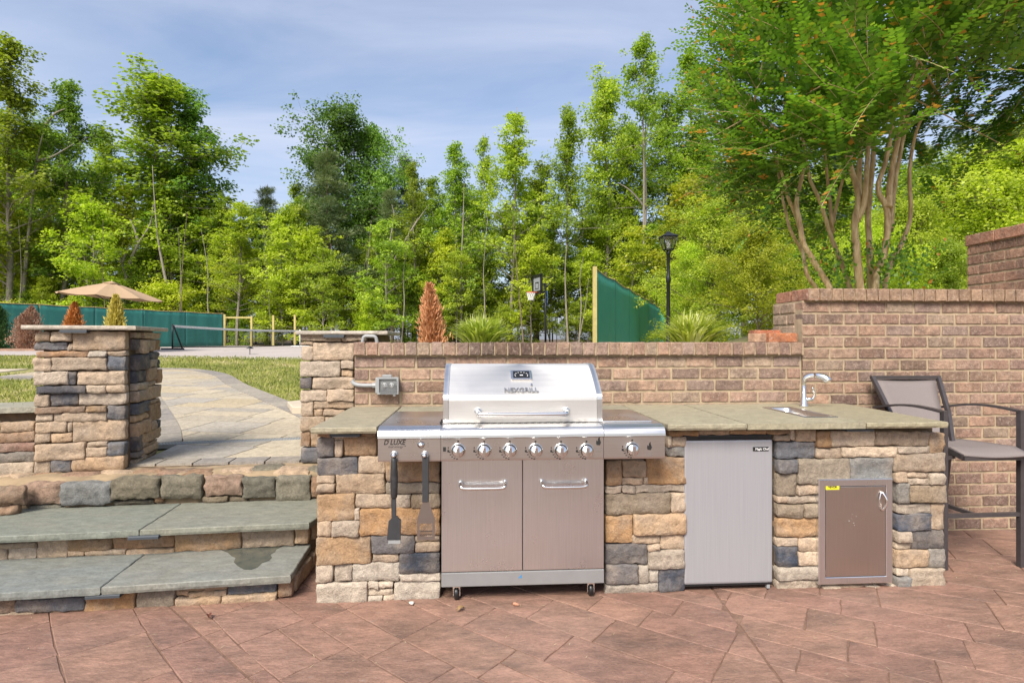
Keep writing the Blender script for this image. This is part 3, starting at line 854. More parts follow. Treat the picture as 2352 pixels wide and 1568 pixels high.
# ---- steps, rock ledge, pillars, low wall on the left
def build_steps():
    t = empty('stone_steps', (-1.7, 2.95, 0), 0, 'two stone steps with bluestone treads leading up to the walkway', 'steps')
    bpy.context.view_layer.update()
    f1 = Face((-1.52, 2.985), 4.0); f2 = Face((-1.86, 3.335), 4.0)
    child_world(MB().prism([(-3.6, 2.86), (-.985, 3.045), (-.985, 3.5), (-3.6, 3.4)], -.02, .100).build('core', M['core']), t)
    child_world(MB().prism([(-3.6, 3.235), (-.99, 3.405), (-.80, 3.80), (-3.6, 3.75)], .02, .262).build('core', M['core']), t)
    lay(t, f1, Z2, [(-260, 1015, -60, 1100, 'p'), (-56, 1008, 126, 1092, 'b'), (-40, 1097, 96, 1132, 't'), (134, 990, 581, 1076, 'g'), (100, 1080, 259, 1119, 'p'), (262, 1060, 581, 1113, 'p'), (586, 958, 908, 1092, 'o'), (916, 938, 1165, 1060, 'm'),
        (1170, 909, 1496, 945, 'p'), (1170, 951, 1251, 985, 'p'), (1256, 948, 1499, 981, 'p'), (1172, 986, 1466, 1050, 'p'), (1504, 892, 1821, 965, 'g'), (1470, 968, 1826, 1032, 'p'), (1830, 888, 1925, 990, 'b')], dep=.03)
    lay(t, f2, Z2, [(-300, 640, -110, 760, 'o'), (-105, 634, 258, 669, 'p'), (-60, 677, 70, 764, 't'), (75, 664, 259, 756, 't'), (262, 612, 468, 738, 't'), (471, 607, 751, 686, 'o'), (755, 592, 1158, 673, 'b'), (468, 690, 573, 724, 'p'),
        (578, 682, 841, 721, 'p'), (847, 677, 1158, 713, 'p'), (1163, 567, 1593, 686, 'o'), (1598, 548, 1939, 662, 'p'), (1945, 538, 2032, 640, 'p')], dep=.03)
    # returns at the right end
    for (x, y, z0, z1, ln) in ((-.975, 3.06, .0, .095, .30), (-.975, 3.38, .0, .09, .2), (-.975, 3.42, .15, .255, .17), (-.975, 3.60, .15, .255, .2)):
        SEED[0] += 1
        o = put('stone', stone_mesh(ln - .012, z1 - z0 - .008, .02, SEED[0], back=.01), None, color=lin(*STONES['p']))
        o.matrix_world = Matrix.Translation((x, y + ln / 2, (z0 + z1) / 2)) @ Matrix.Rotation(math.radians(90), 4, 'Z'); child_world(o, t)
    gr = [(126, 130, 120), (131, 132, 120), (126, 130, 126), (133, 134, 127)]
    cap_slab('tread', [(-3.55, 2.72), (-1.822, 2.862), (-1.862, 3.318), (-3.55, 3.19)], .102, .140, M['bluestone'], t, lin(*gr[2]), 31, .005)
    tr = cap_slab('tread', [(-1.816, 2.863), (-.945, 2.945), (-.975, 3.405), (-1.856, 3.319)], .102, .140, M['bluestone'], t, lin(*gr[3]), 32, .005)
    cap_slab('tread', [(-3.55, 3.075), (-1.845, 3.215), (-1.882, 3.735), (-3.55, 3.62)], .263, .300, M['bluestone'], t, lin(*gr[0]), 33, .005)
    cap_slab('tread', [(-1.839, 3.216), (-.952, 3.285), (-.84, 3.80), (-1.876, 3.736)], .263, .300, M['bluestone'], t, lin(*gr[1]), 34, .005)
    n = NT('wet_stone'); k = n.noise(n.coord(), 14, 4)
    wet = n.done(n.ramp(k, (.35, (.07, .077, .067)), (.65, (.11, .11, .085))), .16)
    pts = [on_z(*Z2(x, y), .1412) for x, y in [(1440, 690), (1495, 712), (1520, 735), (1545, 745), (1535, 775), (1560, 800), (1600, 822), (1650, 824), (1690, 808), (1720, 780), (1765, 765), (1785, 745), (1775, 725), (1800, 710), (1815, 690), (1850, 672), (1700, 682), (1560, 690)]]
    mb = MB(); mb.v = pts; mb.f = [tuple(range(len(pts)))]; mb.sm = [False]
    o = mb.build('water_stain', wet); child_world(o, t); o['label'] = 'dark wet patch on the lower tread'
build_steps()
for (zx, zy, y, lb) in ((975, 598, 3.262, 'grey hardscape light under the upper bluestone step tread'), (718, 972, 2.925, 'grey hardscape light under the lowest bluestone step tread')):
    p = on_y(*Z2(zx, zy - 18), y); hard_light(p, math.radians(4), .155, lb)

def build_ledge():
    t = empty('rock_ledge', (-1.9, 3.75, 0), 0, 'low ledge of rough mortared fieldstones between the steps and the walkway', 'ledge')
    bpy.context.view_layer.update()
    f3 = Face((-1.9, 3.745), 3.5)
    # mortar body with a lumpy top
    v = []; f = []; nx, ny = 60, 12
    for j in range(ny + 1):
        for i in range(nx + 1):
            x = -3.9 + 3.12 * i / nx; tt = j / ny
            y0 = 3.735 + .061 * (x + 1.9) - .02 * max(0, -2.5 - x) * 4
            y = y0 + tt * .45
            z = .468 - .03 * (1 - smooth(tt * 4)) + .012 * noise.noise(Vector((x * 6, y * 6, 1))) + .008 * noise.noise(Vector((x * 19, y * 19, 5)))
            if j == 0: z = .2
            v.append((x, y, z))
    f = [(j * (nx + 1) + i, j * (nx + 1) + i + 1, (j + 1) * (nx + 1) + i + 1, (j + 1) * (nx + 1) + i) for j in range(ny) for i in range(nx)]
    child_world(put('mortar_bed', mesh_from('mortar_bed', v, f, M['ledge_mortar'], True)), t)
    lay(t, f3, Z1, [(195, 1392, 470, 1540, 'q'), (476, 1385, 835, 1542, 'G'), (838, 1348, 1182, 1498, 'v'), (1190, 1335, 1478, 1503, 'v'), (1497, 1336, 1765, 1476, 'q'), (1772, 1345, 2005, 1492, 'v'), (2010, 1340, 2262, 1518, 'v'), (2266, 1345, 2420, 1490, 'q')],
        dep=.05, m='rock', name='rock', amp=.012, rag=.013, rnd_r=.014)
    lay(t, f3, Z1, [(1140, 1482, 1196, 1535, 'b'), (1485, 1490, 1660, 1540, 'k'), (1668, 1490, 1800, 1535, 'k'), (240, 1548, 470, 1580, 'v'), (840, 1512, 1120, 1545, 'k')], dep=.03, m='rock', name='rock', amp=.008, rag=.012, rnd_r=.02)
    f4 = Face((-2.45, 3.66), 14)
    lay(t, f4, Z1, [(-330, 1420, -70, 1560, 'v'), (-60, 1418, 185, 1556, 'b'), (-90, 1564, 150, 1640, 'b')], dep=.05, m='rock', name='rock', amp=.014, rag=.02, rnd_r=.035)
    # flat stones showing in the top of the ledge
    rnd = random.Random(3)
    for i in range(11):
        x = -2.95 + i * .19 + rnd.uniform(-.02, .02); y = 3.90 + .061 * (x + 1.9) + rnd.uniform(-.05, .06)
        w, d = rnd.uniform(.16, .24), rnd.uniform(.10, .16)
        SEED[0] += 1
        o = put('rock', stone_mesh(w, d, .02, SEED[0], .004, .02, .02, m='rock', rnd_r=.02), None, color=lin(*STONES[rnd.choice('qqvbp')]))
        o.matrix_world = Matrix.Translation((x, y, .458)) @ Matrix.Rotation(rnd.uniform(-.2, .2), 4, 'Z') @ Matrix.Rotation(math.radians(-90), 4, 'X'); child_world(o, t)
build_ledge()

def build_left_pillar():
    A = 12.0; a = math.radians(A); W, Dp = .53, .58
    C = Vector((-2.335, 3.965, 0)); u = Vector((math.cos(a), math.sin(a), 0)); b = Vector((-math.sin(a), math.cos(a), 0))
    t = empty('stone_pillar', C - u * W / 2 + b * Dp / 2, a, 'square stone veneer pillar beside the orange and yellow dead shrubs', 'pillar', None)
    bpy.context.view_layer.update()
    q = [C - u * (W - .03) + b * .03, C - u * .03 + b * .03, C - u * .03 + b * (Dp - .02), C - u * (W - .03) + b * (Dp - .02)]
    child_world(MB().prism([(p.x, p.y) for p in q], .40, 1.405).build('core', M['core']), t)
    ff = Face(C - u * W + b * .032, A); fs = Face(C - u * .032, A + 90)
    lay(t, ff, Z1, [(283, 306, 390, 373, 'p'), (394, 304, 541, 373, 't'), (549, 298, 928, 436, 'p'), (275, 378, 505, 433, 'g'), (508, 384, 545, 433, 't'), (284, 442, 659, 483, 'b'), (663, 441, 791, 483, 'c'), (795, 438, 930, 474, 't'),
        (268, 489, 398, 585, 't'), (402, 487, 791, 579, 't'), (795, 478, 928, 578, 'g'), (270, 590, 517, 683, 't'), (520, 590, 572, 678, 'd'), (576, 585, 922, 681, 't'), (290, 693, 648, 746, 'd'), (652, 686, 790, 741, 'c'), (793, 684, 926, 738, 't'),
        (275, 752, 381, 837, 't'), (384, 746, 586, 835, 'd'), (588, 743, 929, 827, 't'), (282, 840, 643, 886, 'b'), (648, 833, 791, 873, 'o'), (795, 832, 926, 930, 'g'), (284, 890, 403, 942, 't'), (407, 882, 791, 945, 't'),
        (277, 949, 505, 1027, 't'), (508, 952, 542, 1021, 't'), (546, 937, 924, 1086, 'p'), (277, 1033, 388, 1098, 't'), (391, 1033, 541, 1097, 'p'), (280, 1102, 642, 1219, 'p'), (652, 1092, 799, 1126, 'p'), (646, 1130, 799, 1195, 'p'), (802, 1092, 926, 1189, 'g'),
        (275, 1226, 390, 1323, 'p'), (393, 1221, 539, 1314, 'g'), (544, 1195, 922, 1299, 'p')])
    lay(t, fs, Z1, [(940, 304, 985, 345, 't'), (989, 306, 1112, 350, 't'), (940, 354, 978, 431, 'd'), (982, 356, 1036, 456, 't'), (1040, 358, 1086, 440, 't'), (1089, 360, 1124, 436, 'o'), (940, 470, 1026, 575, 'd'), (1030, 448, 1116, 500, 'd'),
        (1030, 504, 1085, 556, 't'), (1088, 504, 1126, 566, 'd'), (940, 580, 1015, 664, 'd'), (1018, 562, 1089, 652, 'p'), (1092, 572, 1126, 674, 'o'), (940, 670, 1019, 722, 't'), (1022, 656, 1088, 690, 't'), (940, 728, 1004, 804, 'p'), (1008, 692, 1126, 786, 'p'),
        (940, 812, 1036, 890, 'g'), (1040, 790, 1113, 813, 'p'), (1040, 816, 1124, 942, 'o'), (940, 896, 1034, 945, 'p'), (940, 950, 1038, 1044, 'p'), (1042, 946, 1085, 1008, 'p'), (1088, 944, 1120, 996, 'd'), (940, 1054, 978, 1160, 'd'), (982, 1018, 1124, 1092, 'p'),
        (982, 1104, 1030, 1136, 'p'), (1034, 1094, 1108, 1120, 'p'), (940, 1166, 985, 1206, 'g'), (990, 1126, 1106, 1176, 'p'), (940, 1212, 1020, 1250, 'p'), (1024, 1180, 1100, 1210, 'b')])
    o = .055
    q = [C - u * (W + o) - b * o, C + u * o - b * o, C + u * o + b * (Dp + o), C - u * (W + o) + b * (Dp + o)]
    cap_slab('cap_stone', [(p.x, p.y) for p in q], 1.407, 1.434, M['capstone'], t, lin(188, 176, 160), 41, .004)
    p = ff.at(*ff.uz(*Z1(577, 298)), .03); p.z = 1.405
    hard_light(p, a, .15, 'grey hardscape light under the cap of the pillar near the umbrella')
    # low retaining wall running left from the pillar
    t2 = empty('low_stone_wall', C - u * (W + .9) + b * .2, a, 'low stone veneer garden wall with bluestone coping running into the pillar', 'wall')
    bpy.context.view_layer.update()
    fw = Face(C - u * W + b * .06, A)
    q = [fw.at(-1.6, 0, -.03), fw.at(.02, 0, -.03), fw.at(.02, 0, -.3), fw.at(-1.6, 0, -.3)]
    child_world(MB().prism([(p.x, p.y) for p in q], .35, .865).build('core', M['core']), t2)
    lay(t2, fw, Z1, [(18, 950, 266, 1022, 'p'), (6, 1022, 272, 1099, 'b'), (4, 1102, 272, 1166, 'r'), (-10, 1168, 272, 1240, 'G'), (6, 1244, 268, 1345, 'c'), (-250, 955, 12, 1030, 't'), (-230, 1034, 0, 1110, 'g'), (-260, 1114, -4, 1200, 'p'), (-240, 1204, -16, 1300, 't'), (-250, 1304, 0, 1380, 'p')], dep=.03)
    q = [fw.at(-1.6, 0, .035), fw.at(-.004, 0, .035), fw.at(-.004, 0, -.33), fw.at(-1.6, 0, -.33)]
    cap_slab('coping', [(p.x, p.y) for p in q], .868, .905, M['bluestone'], t2, lin(160, 156, 140), 43, .006)
build_left_pillar()

def build_right_pillar():
    t = empty('stone_pillar', (-.945, 4.33, 0), 0, 'square stone veneer pillar rising behind the left end of the counter', 'pillar')
    bpy.context.view_layer.update()
    Y = 4.07; f = Face((0, Y + .03), 0)
    child_world(MB().box(-1.18, -.70, Y + .03, Y + .56, .40, 1.376).build('core', M['core']), t)
    lay(t, f, Z3, [(70, 50, 283, 92, 'p'), (286, 54, 420, 92, 'p'), (68, 97, 131, 113, 't'), (68, 116, 131, 191, 't'), (135, 99, 350, 192, 't'), (65, 198, 278, 281, 't'), (282, 197, 350, 240, 't'), (282, 244, 345, 279, 'p'),
        (65, 286, 126, 346, 'd'), (131, 284, 352, 346, 't'), (65, 350, 205, 412, 't'), (208, 348, 352, 412, 't'), (66, 416, 132, 492, 't'), (136, 413, 350, 451, 'p'), (135, 455, 183, 490, 'p'), (187, 455, 300, 490, 'p'),
        (68, 496, 196, 571, 'p'), (200, 496, 330, 571, 't'), (68, 576, 118, 653, 'b'), (122, 576, 250, 653, 'p'), (68, 659, 170, 741, 'g'), (174, 659, 300, 741, 't')])
    cap_slab('cap_stone', [(-1.255, Y - .055), (-.625, Y - .055), (-.625, Y + .62), (-1.255, Y + .62)], 1.378, 1.404, M['capstone'], t, lin(186, 176, 162), 44, .004)
    p = f.at(*f.uz(*Z3(252, 50)), .03); p.z = 1.376
    hard_light(p, 0, .14, 'grey hardscape light under the cap of the pillar behind the counter')
build_right_pillar()
for zz, (zx, zy), lb in ((Z3, (310, 604), 'grey hardscape light under the counter top left of the grill'), (Z4, (1706, 232), 'grey hardscape light under the counter top above the small access door')):
    p = on_y(*zz(zx, zy), YC - .03); p.z = .869
    hard_light(p, 0, .15, lb)

# ---- brick walls
def brick_variants(L, h, d, n=7, chip=.006):
    out = []
    for k in range(n):
        rnd = random.Random(100 + k)
        v = []; f = []
        X = [-L / 2, -L / 2 + .004, -L / 4, 0, L / 4, L / 2 - .004, L / 2]; Zs = [-h / 2, -h / 2 + .004, 0, h / 2 - .004, h / 2]
        for z in Zs:
            for x in X:
                ed = min(x + L / 2, L / 2 - x) < .003 or min(z + h / 2, h / 2 - z) < .003
                y = (.004 if ed else 0) + rnd.uniform(-.0016, .0016)
                v.append((x + (rnd.uniform(-1, 1) * .003 if ed else 0), y, z + (rnd.uniform(-1, 1) * .0034 if ed else 0)))
        a, b = len(X), len(Zs)
        c = rnd.randrange(4)                                   # one knocked corner
        if rnd.random() < .7:
            i = (0, a - 1, (b - 1) * a, b * a - 1)[c]; x, y, z = v[i]
            v[i] = (x - math.copysign(rnd.uniform(.2, 1.6) * chip, x), y + .004, z - math.copysign(rnd.uniform(.2, 1) * chip, z))
        for j in range(b - 1):
            for i in range(a - 1): f.append((j * a + i, j * a + i + 1, (j + 1) * a + i + 1, (j + 1) * a + i))
        ring = list(range(a)) + [j * a + a - 1 for j in range(1, b)] + [(b - 1) * a + i for i in range(a - 2, -1, -1)] + [j * a for j in range(b - 2, 0, -1)]
        n0 = len(v); v += [(v[i][0], d, v[i][2]) for i in ring]
        for q in range(len(ring)): f.append((ring[(q + 1) % len(ring)], ring[q], n0 + q, n0 + (q + 1) % len(ring)))
        f.append(tuple(n0 + q for q in range(len(ring))))
        out.append(mesh_from('brick', v, f, M['brick']))
    return out
BV = brick_variants(.193, .0655, .088, 9, .008)
BC = brick_variants(.070, .083, .19)
BRICKS = [(164, 135, 117), (158, 127, 109), (170, 141, 120), (154, 129, 115), (165, 136, 115), (156, 133, 120), (170, 137, 115), (144, 117, 104), (168, 146, 125)]
brnd = random.Random(21)
def tint_of(c, dark):
    k = dark * brnd.uniform(.86, 1.1)
    return [q * k for q in lin(*c)]
def brick(parent, pos, rz, length, var=BV, dark=1.0, tilt=True, base=.193, color=None):
    o = put('brick', brnd.choice(var), None, color=tint_of(color or brnd.choice(BRICKS), dark))
    o.matrix_world = Matrix.Translation(pos) @ Matrix.Rotation(rz, 4, 'Z') @ Matrix.Rotation(brnd.uniform(-.006, .006) if tilt else 0, 4, 'Y') @ Matrix.Diagonal((length / base, 1, 1, 1))
    return child_world(o, parent)
def courses(parent, fa, u0, u1, z_top, n, ch, skip=None, start_half=0):
    """stretcher bond; fa is a Face on the brick front"""
    for k in range(n):
        zc = z_top - ch * (k + .5)
        u = u0 + (0 if (k + start_half) % 2 == 0 else -.1015)
        while u < u1 - .02:
            a, b = max(u, u0), min(u + .203, u1)
            u += .203
            if b - a < .03: continue
            p = fa.at((a + b) / 2, zc)
            if skip and skip(p): continue
            dk = .62 if brnd.random() < .07 else (.8 if brnd.random() < .15 else 1)
            brick(parent, p, fa.a, b - a - .0135 * brnd.uniform(.8, 1.3), dark=dk)
XH = on_y(1842, 800, YW).x           # where the tall wall starts
CAP_L0, CAP_L1 = 1.238, 1.325
CAP_H0, CAP_H1 = 1.610, 1.694
def build_brick_walls():
    low = empty('low_brick_wall', (.7, YW + .1, 0), 0, 'low brick wall with a soldier course cap behind the grill', 'wall')
    high = empty('tall_brick_wall', (3.3, YW + .2, 0), 0, 'taller brick wall with a brick cap behind the bar chair', 'wall')
    bpy.context.view_layer.update()
    x0 = -.808
    child_world(MB().box(x0 + .006, XH, YW + .007, YW + .19, 0, CAP_L0 + .002).build('mortar', M['mortar']), low)
    child_world(MB().box(x0 + .004, XH - .002, YW - .024, YW + .20, CAP_L0, CAP_L1 - .006).build('mortar', M['mortar']), low)
    f = Face((0, YW), 0)
    courses(low, f, x0, XH - .004, CAP_L0 - .006, 6, .0805)
    x = x0 + .002
    while x < XH - .05:
        w = min(.084 * brnd.uniform(.95, 1.06), XH - .004 - x)
        px = 1176 + FPX * (x * RX + YW * RY) / (x * WX + YW * WY)
        soot = .50 if 1060 < px < 1245 else (.92 if 1010 < px < 1330 else 1.08)
        brick(low, (x + w / 2, YW - .034 + brnd.uniform(-.003, .003), (CAP_L0 + CAP_L1) / 2 + brnd.uniform(-.002, .002)), 0, w - .010, BC, soot * brnd.uniform(.85, 1.1), base=.070)
        x += w
    # tall wall: front, return at its left end, cap
    x1 = 4.35
    child_world(MB().box(XH + .007, x1, YW + .007, YW + .39, 0, CAP_H0 + .002).build('mortar', M['mortar']), high)
    child_world(MB().box(XH + .03, x1, YW - .022, YW + .37, CAP_H0, CAP_H1 - .007).build('mortar', M['mortar']), high)
    courses(high, f, XH, x1, CAP_H0 - .004, 20, .0800, skip=lambda p: p.x < 2.42 and p.z < .86)
    fr = Face((XH, YW + .39), -90)
    for k in range(5):
        zc = CAP_H0 - .004 - .08 * (k + .5)
        L = [(0, .195), (.20, .292)] if k % 2 else [(0, .10), (.105, .292)]
        for a, b in L: brick(high, fr.at((a + b) / 2, zc), fr.a, b - a - .008, color=(172, 148, 126))
    x = XH + .02
    first = True
    while x < x1 - .05:
        w = .0835 * brnd.uniform(.96, 1.05)
        brick(high, (x + w / 2 + (.0 if not first else .0), YW - .036 + brnd.uniform(-.003, .003), (CAP_H0 + CAP_H1) / 2), 0, w - .009, BC, brnd.uniform(.85, 1.08), base=.070, color=(160, 132, 108))
        x += w; first = False
    for k, (y, w) in enumerate(((YW + .06, .19), (YW + .27, .19))):
        brick(high, (XH + .012, y, (CAP_H0 + CAP_H1) / 2), math.radians(-90), w, BV, 1.0, color=(176, 124, 100)).scale.z *= 1.15
    pier = empty('brick_pier', (4.2, 4.1, 0), 0, 'brick pier rising above the capped wall behind the bar chair', 'pier')
    bpy.context.view_layer.update()
    PX, PT = 3.965, 2.19
    child_world(MB().box(PX + .007, 4.45, 3.86, 4.345, 1.2, PT - .09).build('mortar', M['mortar']), pier)
    child_world(MB().box(PX - .004, 4.45, 3.85, 4.36, PT - .09, PT - .006).build('mortar', M['mortar']), pier)
    fp = Face((PX, 4.352), -90)
    for k in range(8):
        zc = PT - .09 - .0805 * (k + .5)
        cuts_ = [0, .11, .215, .42, .50] if k % 2 == 0 else [0, .155, .335, .50]
        for a, b in zip(cuts_[:-1], cuts_[1:]): brick(pier, fp.at((a + b) / 2, zc), fp.a, b - a - .010, dark=.95 if not (k == 0 and a > .2) else .55, color=brnd.choice([(172, 134, 112), (166, 128, 108), (158, 121, 103)]))
    for a, b in ((0, .255), (.262, .50)):
        brick(pier, fp.at((a + b) / 2, PT - .048, .014), fp.a, b - a, color=(170, 124, 103)).scale.z *= 1.28
    # loose bricks on the low wall
    for q, (x, y, z, rz, L, h, c, lb) in enumerate((
        (XH - .135, YW + .045, CAP_L1, .02, .205, .062, (188, 118, 78), 'loose bright orange brick lying on the low wall cap'),
        (XH - .275, YW + .075, CAP_L1, .05, .10, .060, (204, 164, 132), 'pale half brick lying on the low wall cap'),
        (XH - .19, YW + .145, CAP_L1, -.03, .19, .084, (178, 110, 80), 'loose red brick on edge behind the orange brick'))):
        o = MB().box(-L / 2, L / 2, -.045, .045, 0, h, .004).build('loose_brick', M['brick'], None, (x, y, z + .001), (0, 0, rz), lin(*c))
        tag(o, lb, 'brick', 'loose bricks on the low wall')
build_brick_walls()

# ---- outlet box and conduit
def build_outlet():
    p = on_y(892, 884, YW)
    t = empty('outlet_box', p, 0, 'grey weatherproof outlet box with conduit on the brick wall', 'outlet')
    MB().box(-.078, .072, -.045, .0, -.052, .052, .006).build('box', M['pvc'], t)
    fr = MB().box(-.062, .074, -.062, -.045, -.056, -.044).box(-.062, .074, -.062, -.045, .044, .056).box(-.062, -.050, -.062, -.045, -.044, .044).box(.062, .074, -.062, -.045, -.044, .044)
    cov = fr.build('cover_frame', M['pvc'], t)
    MB().box(-.050, .062, -.074, -.071, -.044, .044).build('window', M['clear'], cov)
    MB().box(-.03, .03, -.06, -.04, .056, .072, .003).build('hinge', M['pvc'], t)
    MB().box(.04, .054, -.058, -.05, -.068, -.056).build('latch', M['pvc'], t)
    for x in (-.016, .028):
        MB().lathe([(.0, 0), (.0165, 0), (.0165, .004), (.0, .0045)], 18, Matrix.Rotation(math.radians(90), 4, 'X')).build('receptacle', M['white_plastic'], t, (x, -.046, .002))
        MB().box(x - .007, x - .004, -.0515, -.0507, .0, .008).box(x + .004, x + .007, -.0515, -.0507, .0, .008).build('slot', M['ink'], t)
    MB().lathe([(.014, 0), (.018, .0), (.018, .022), (.014, .022)], 8, Matrix.Rotation(math.radians(-90), 4, 'Y'), False).build('connector', M['pvc'], t, (-.078, -.024, 0))
    MB().tube(catmull([(-.095, -.024, 0), (-.16, -.024, .0), (-.205, -.018, .006), (-.235, .02, .018), (-.245, .12, .02), (-.25, .30, .02)], 5), .0135, 12).build('conduit', M['pvc'], t)
    c = empty('conduit_loop', (-.80, 3.98, 1.2), 0, 'bent grey conduit arching over the wall end beside the pillar', 'conduit')
    a, b = on_y(832, 787, 3.99), on_y(866, 787, 3.99)
    mid = on_y(850, 772, 3.99)
    pts = catmull([a - Vector((.03, 0, .10)), a, Vector(((a.x * .75 + mid.x * .25), a.y, mid.z - .004)), mid, Vector(((b.x * .75 + mid.x * .25), b.y, mid.z - .006)), b, b + Vector((.01, 0, -.1))], 5)
    MB().tube([Vector(q) - Vector((-.80, 3.98, 1.2)) for q in pts], .012, 12).build('conduit', M['pvc'], c)
build_outlet()

# ================================================================ GRILL
def build_grill():
    t = empty('gas_grill', (.25, 3.1, 0), 0, 'six burner stainless steel gas grill built into the stone counter', 'grill')
    bpy.context.view_layer.update()
    YD, YP, YL = 2.895, 2.775, 2.90
    P = lambda o, par=t: child_world(o, par)
    dx0, dx1 = on_y(1014, 1200, YD).x, on_y(1387, 1200, YD).x
    px0, px1 = on_y(1013, 1030, YP).x, on_y(1386, 1030, YP).x
    lx0, rx1 = on_y(868, 1030, YP).x, on_y(1527, 1030, YP).x
    zb, zt = on_y(1176, 1058, YP).z, on_y(1176, 1003, YP).z
    zd = .914
    # cabinet, doors, plinth
    P(MB().box(dx0 + .004, dx1 - .004, YD + .022, 3.40, .085, .86).build('cabinet', M['black_metal']))
    z_d0, z_d1 = on_y(1200, 1309, YD).z, zb - .010
    mid = on_y(1200.5, 1200, YD).x
    for k, (a, b) in enumerate(((dx0, mid - .0018), (mid + .0018, dx1))):
        d = P(MB().box(a, b, YD, YD + .022, z_d0, z_d1, .003).build('door', M['steel_v']))
        hx0, hx1 = (on_y(1058, 1118, YD).x, on_y(1160, 1118, YD).x) if k == 0 else (on_y(1244, 1118, YD).x, on_y(1345, 1118, YD).x)
        zh = on_y(1110, 1120, YD - .04).z
        pts = catmull([(hx0, YD, zh + .022), (hx0, YD - .025, zh + .018), (hx0 + .004, YD - .042, zh + .006), (hx0 + .022, YD - .046, zh - .001), ((hx0 + hx1) / 2, YD - .047, zh - .002), (hx1 - .022, YD - .046, zh - .001), (hx1 - .004, YD - .042, zh + .006), (hx1, YD - .025, zh + .018), (hx1, YD, zh + .022)], 4)
        P(MB().tube(pts, .0095, 12).build('handle', M['tube_steel']), d)
    zp0, zp1 = on_y(1200, 1343, YD).z, z_d0 - .004
    P(MB().box(dx0 - .001, dx1 + .001, YD - .002, YD + .02, zp0, zp1, .004).build('plinth', M['grey_paint']))
    o = P(put('sticker', text_mesh('sticker', '\u25e2', .03, m_plain('blue_sticker', (.05, .25, .55), .4)), None, (on_y(1194, 1322, YD).x, YD - .0026, on_y(1194, 1322, YD).z), (math.radians(90), 0, 0)))
    for cx in (on_y(1049, 1350, 2.95).x, on_y(1357, 1350, 2.93).x):
        c = P(MB().lathe([(.0, -.012), (.03, -.012), (.034, -.008), (.034, .008), (.03, .012), (.0, .012)], 24, Matrix.Translation((cx, 2.94, .0345)) @ Matrix.Rotation(math.radians(90), 4, 'Y')).build('caster', M['black']))
        P(MB().box(cx - .02, cx + .02, 2.925, 2.955, .055, .09, .004).box(cx - .019, cx - .0145, 2.93, 2.95, .02, .06).box(cx + .0145, cx + .019, 2.93, 2.95, .02, .06).build('fork', M['tube_steel']), c)
    P(MB().box(dx0 + .03, dx1 - .03, 2.95, 3.38, .075, .085).build('bottom_tray', M['black_metal']))
    # control panel with rolled top edge; same profile for the side shelves
    def prof(zlow):
        pts = [(YP + .012, zlow), (YP + .002, zlow + .004), (YP, zlow + .012), (YP, zt - .006)]
        pts += [(YP - .006 + .0, zt - .002), (YP - .012, zt + .004)]
        for k in range(7):
            a = math.radians(180 - 15 * k); pts.append((YP + .030 + .043 * math.cos(a), zd - .052 + .047 * math.sin(a) * 1.02))
        return pts
    pr = prof(zb)
    main = pr + [(YP + .07, zd - .001), (YL + .02, zd), (YL + .02, zb)]
    P(MB().extrude_x(main, px0, px1).build('control_panel', M['steel']))
    shelf = pr + [(YP + .05, zd), (YP + .3, zd + .001), (3.40, zd), (3.40, zd - .04), (YP + .04, zd - .04), (YP + .04, zb)]
    l = P(MB().extrude_x(shelf, lx0, px0 - .002).build('side_shelf', M['steel']))
    r = P(MB().extrude_x(shelf, px1 + .002, rx1).build('side_shelf', M['steel']))
    P(MB().box(px0, px1, YL + .02, 3.40, .80, zd - .001).build('firebox', M['dark_steel']))
    # slots along the deck in front of the lid
    mb = MB()
    for row in range(2):
        k = px0 + .045 + row * .013
        while k < px1 - .06:
            mb.box(k, k + .017, YL - .026 + row * .012, YL - .022 + row * .012, zd - .002, zd + .0006); k += .0335
    P(mb.build('vent_slots', M['ink']))
    # side burner lid on the right shelf
    P(MB().box(px1 + .02, rx1 - .035, YP + .10, 3.36, zd + .0005, zd + .008, .003).build('side_burner_cover', M['steel']), r)
    # brackets between the left shelf and the lid
    P(MB().box(px0 - .012, px0 - .004, 2.86, 2.885, zd, zd + .012).box(px0 - .008, px0 - .002, 2.90, 2.925, zd, zd + .018).build('shelf_bracket', M['black']), l)
    # lid
    hx0, hx1 = on_y(1030, 940, YL).x, on_y(1371, 940, YL).x
    ex0, ex1 = on_y(1018, 940, YL).x, on_y(1383, 940, YL).x
    arc = [(YL, zd + .002), (YL - .004, zd + .02), (YL - .004, 1.028), (YL - .002, 1.043), (YL + .005, 1.055), (YL + .018, 1.066)]
    S0 = Vector((0, YL + .018, 1.066)); S1 = Vector((0, 3.095, 1.188))
    for k in range(1, 6):
        q = S0.lerp(S1, k / 5); arc.append((q.y, q.z + .006 * math.sin(math.pi * k / 5)))
    arc += [(3.115, 1.197), (3.14, 1.202), (3.28, 1.202), (3.36, 1.15), (3.39, 1.03), (3.39, zd + .002)]
    lid = P(MB().extrude_x(arc, hx0 + .001, hx1 - .001, False).build('lid', M['steel_lid']))
    for a, b in ((ex0, hx0), (hx1, ex1)):
        arc2 = [(y - .003 if y < 3.1 else y, z + (.003 if z > 1.0 else 0)) for y, z in arc]
        P(MB().extrude_x(arc2, a, b).build('end_cap', m_steel('cap_steel', .70, .34, 2) if a == ex0 else bpy.data.materials['cap_steel']), lid)
    zh = on_y(1200, 950, YL - .06).z; yh = YL - .062
    ax, bx = on_y(1098, 950, yh).x, on_y(1304, 950, yh).x
